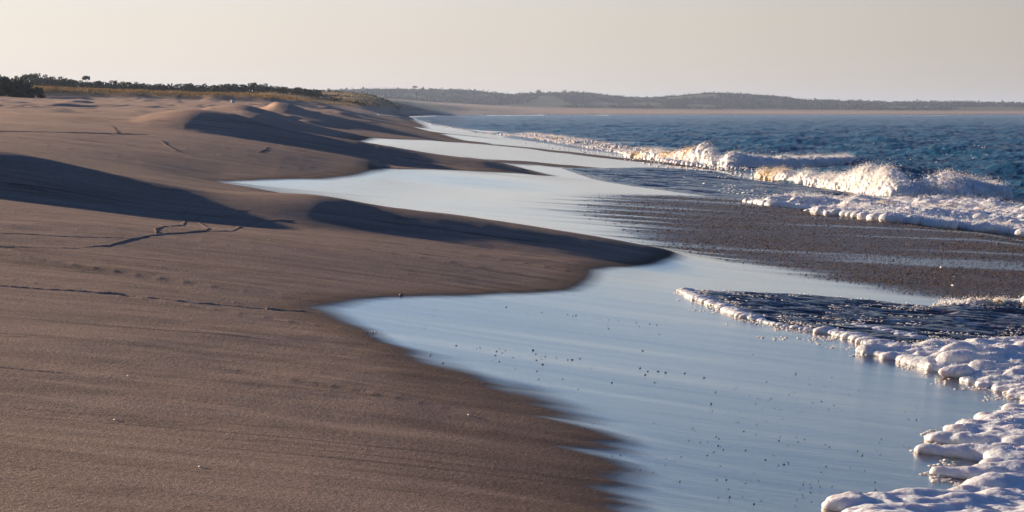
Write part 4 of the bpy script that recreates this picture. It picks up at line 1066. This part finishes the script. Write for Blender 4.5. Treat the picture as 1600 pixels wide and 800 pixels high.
J = [(0, 0, .13, .13), (0, .16, .22, .12), (0, .30, .36, .13), (0, .36, .46, .055), (0, .40, .55, .085), (0, .42, .64, .075), (-.1, -.15, .12, .085), (-.12, -.5, .22, .06), (-.12, -.85, .06, .045), (-.12, -.93, .12, .035), (.1, -.15, .12, .085), (.12, -.5, .14, .06), (.12, -.88, .06, .045), (.12, -.96, .12, .035),
     (-.19, .3, .36, .05), (-.26, .48, .18, .04), (-.2, .5, .03, .035), (.19, .3, .36, .05), (.26, .48, .18, .04), (.2, .5, .03, .035)]
E = [(0, 1), (1, 2), (2, 3), (3, 4), (4, 5), (0, 6), (6, 7), (7, 8), (8, 9), (0, 10), (10, 11), (11, 12), (12, 13), (2, 14), (14, 15), (15, 16), (2, 17), (17, 18), (18, 19)]
skin('body', J, E, M_SKIN, r)
skin('shirt', [(0, .02, .14, .155), (0, .16, .24, .15), (0, .30, .37, .155), (-.19, .3, .36, .07), (.19, .3, .36, .07)], [(0, 1), (1, 2), (2, 3), (2, 4)], M_WHITE, r)
skin('trousers', [(0, -.01, .13, .155), (-.1, -.15, .13, .105), (-.12, -.5, .23, .09), (-.12, -.82, .09, .07), (.1, -.15, .13, .105), (.12, -.5, .15, .09), (.12, -.84, .08, .07)], [(0, 1), (1, 2), (2, 3), (0, 4), (4, 5), (5, 6)], M_DARK, r)
skin('hair', [(0, .44, .60, .10), (0, .45, .68, .08)], [(0, 1)], M_HAIR, r)
tag(r, 'person in dark trousers and light top reclining on the sand below the dunes', 'person')

def bevel_box(name, cx, cy, cz, sx, sy, sz_, mat, parent, bev=.015):
    bm = bmesh.new(); bmesh.ops.create_cube(bm, size=1.0)
    for v in bm.verts: v.co = Vector((v.co.x * sx + cx, v.co.y * sy + cy, v.co.z * sz_ + cz))
    bmesh.ops.bevel(bm, geom=bm.edges[:], offset=bev, segments=2, affect='EDGES')
    me = bpy.data.meshes.new(name); bm.to_mesh(me); bm.free(); me.materials.append(mat)
    o = bpy.data.objects.new(name, me); COL.objects.link(o); o.parent = parent
    return o
X, Y = at(365.5, 222), 222
r = empty('cool_box', (X, Y, gz(X, Y) - .02)); r.rotation_euler = (0, 0, .3)
bevel_box('box_body', 0, 0, .16, .44, .30, .32, M_WHITE, r); bevel_box('lid', 0, 0, .35, .47, .33, .06, M_WHITE, r); bevel_box('handle', 0, 0, .40, .20, .03, .03, M_DARK, r, .006)
tag(r, 'small white box standing alone on the upper beach below the dune grass', 'box')

# ------------------------------------------------------------------ sea haze
M_AIR = bpy.data.materials.new('sea_air'); M_AIR.use_nodes = True; nt = M_AIR.node_tree; nt.nodes.clear()
mo = nt.nodes.new('ShaderNodeOutputMaterial'); pv = nt.nodes.new('ShaderNodeVolumePrincipled')
pv.inputs['Color'].default_value = (.60, .74, 1.0, 1); pv.inputs['Density'].default_value = .00014; pv.inputs['Anisotropy'].default_value = .2
nt.links.new(pv.outputs[0], mo.inputs['Volume'])
bm = bmesh.new(); bmesh.ops.create_cube(bm, size=1.0)
for v in bm.verts: v.co = Vector((v.co.x * 90000, v.co.y * 40000, (v.co.z + .5) * 66 - 6))
me = bpy.data.meshes.new('haze'); bm.to_mesh(me); bm.free(); me.materials.append(M_AIR)
hz = bpy.data.objects.new('haze', me); COL.objects.link(hz); hz['kind'] = 'stuff'
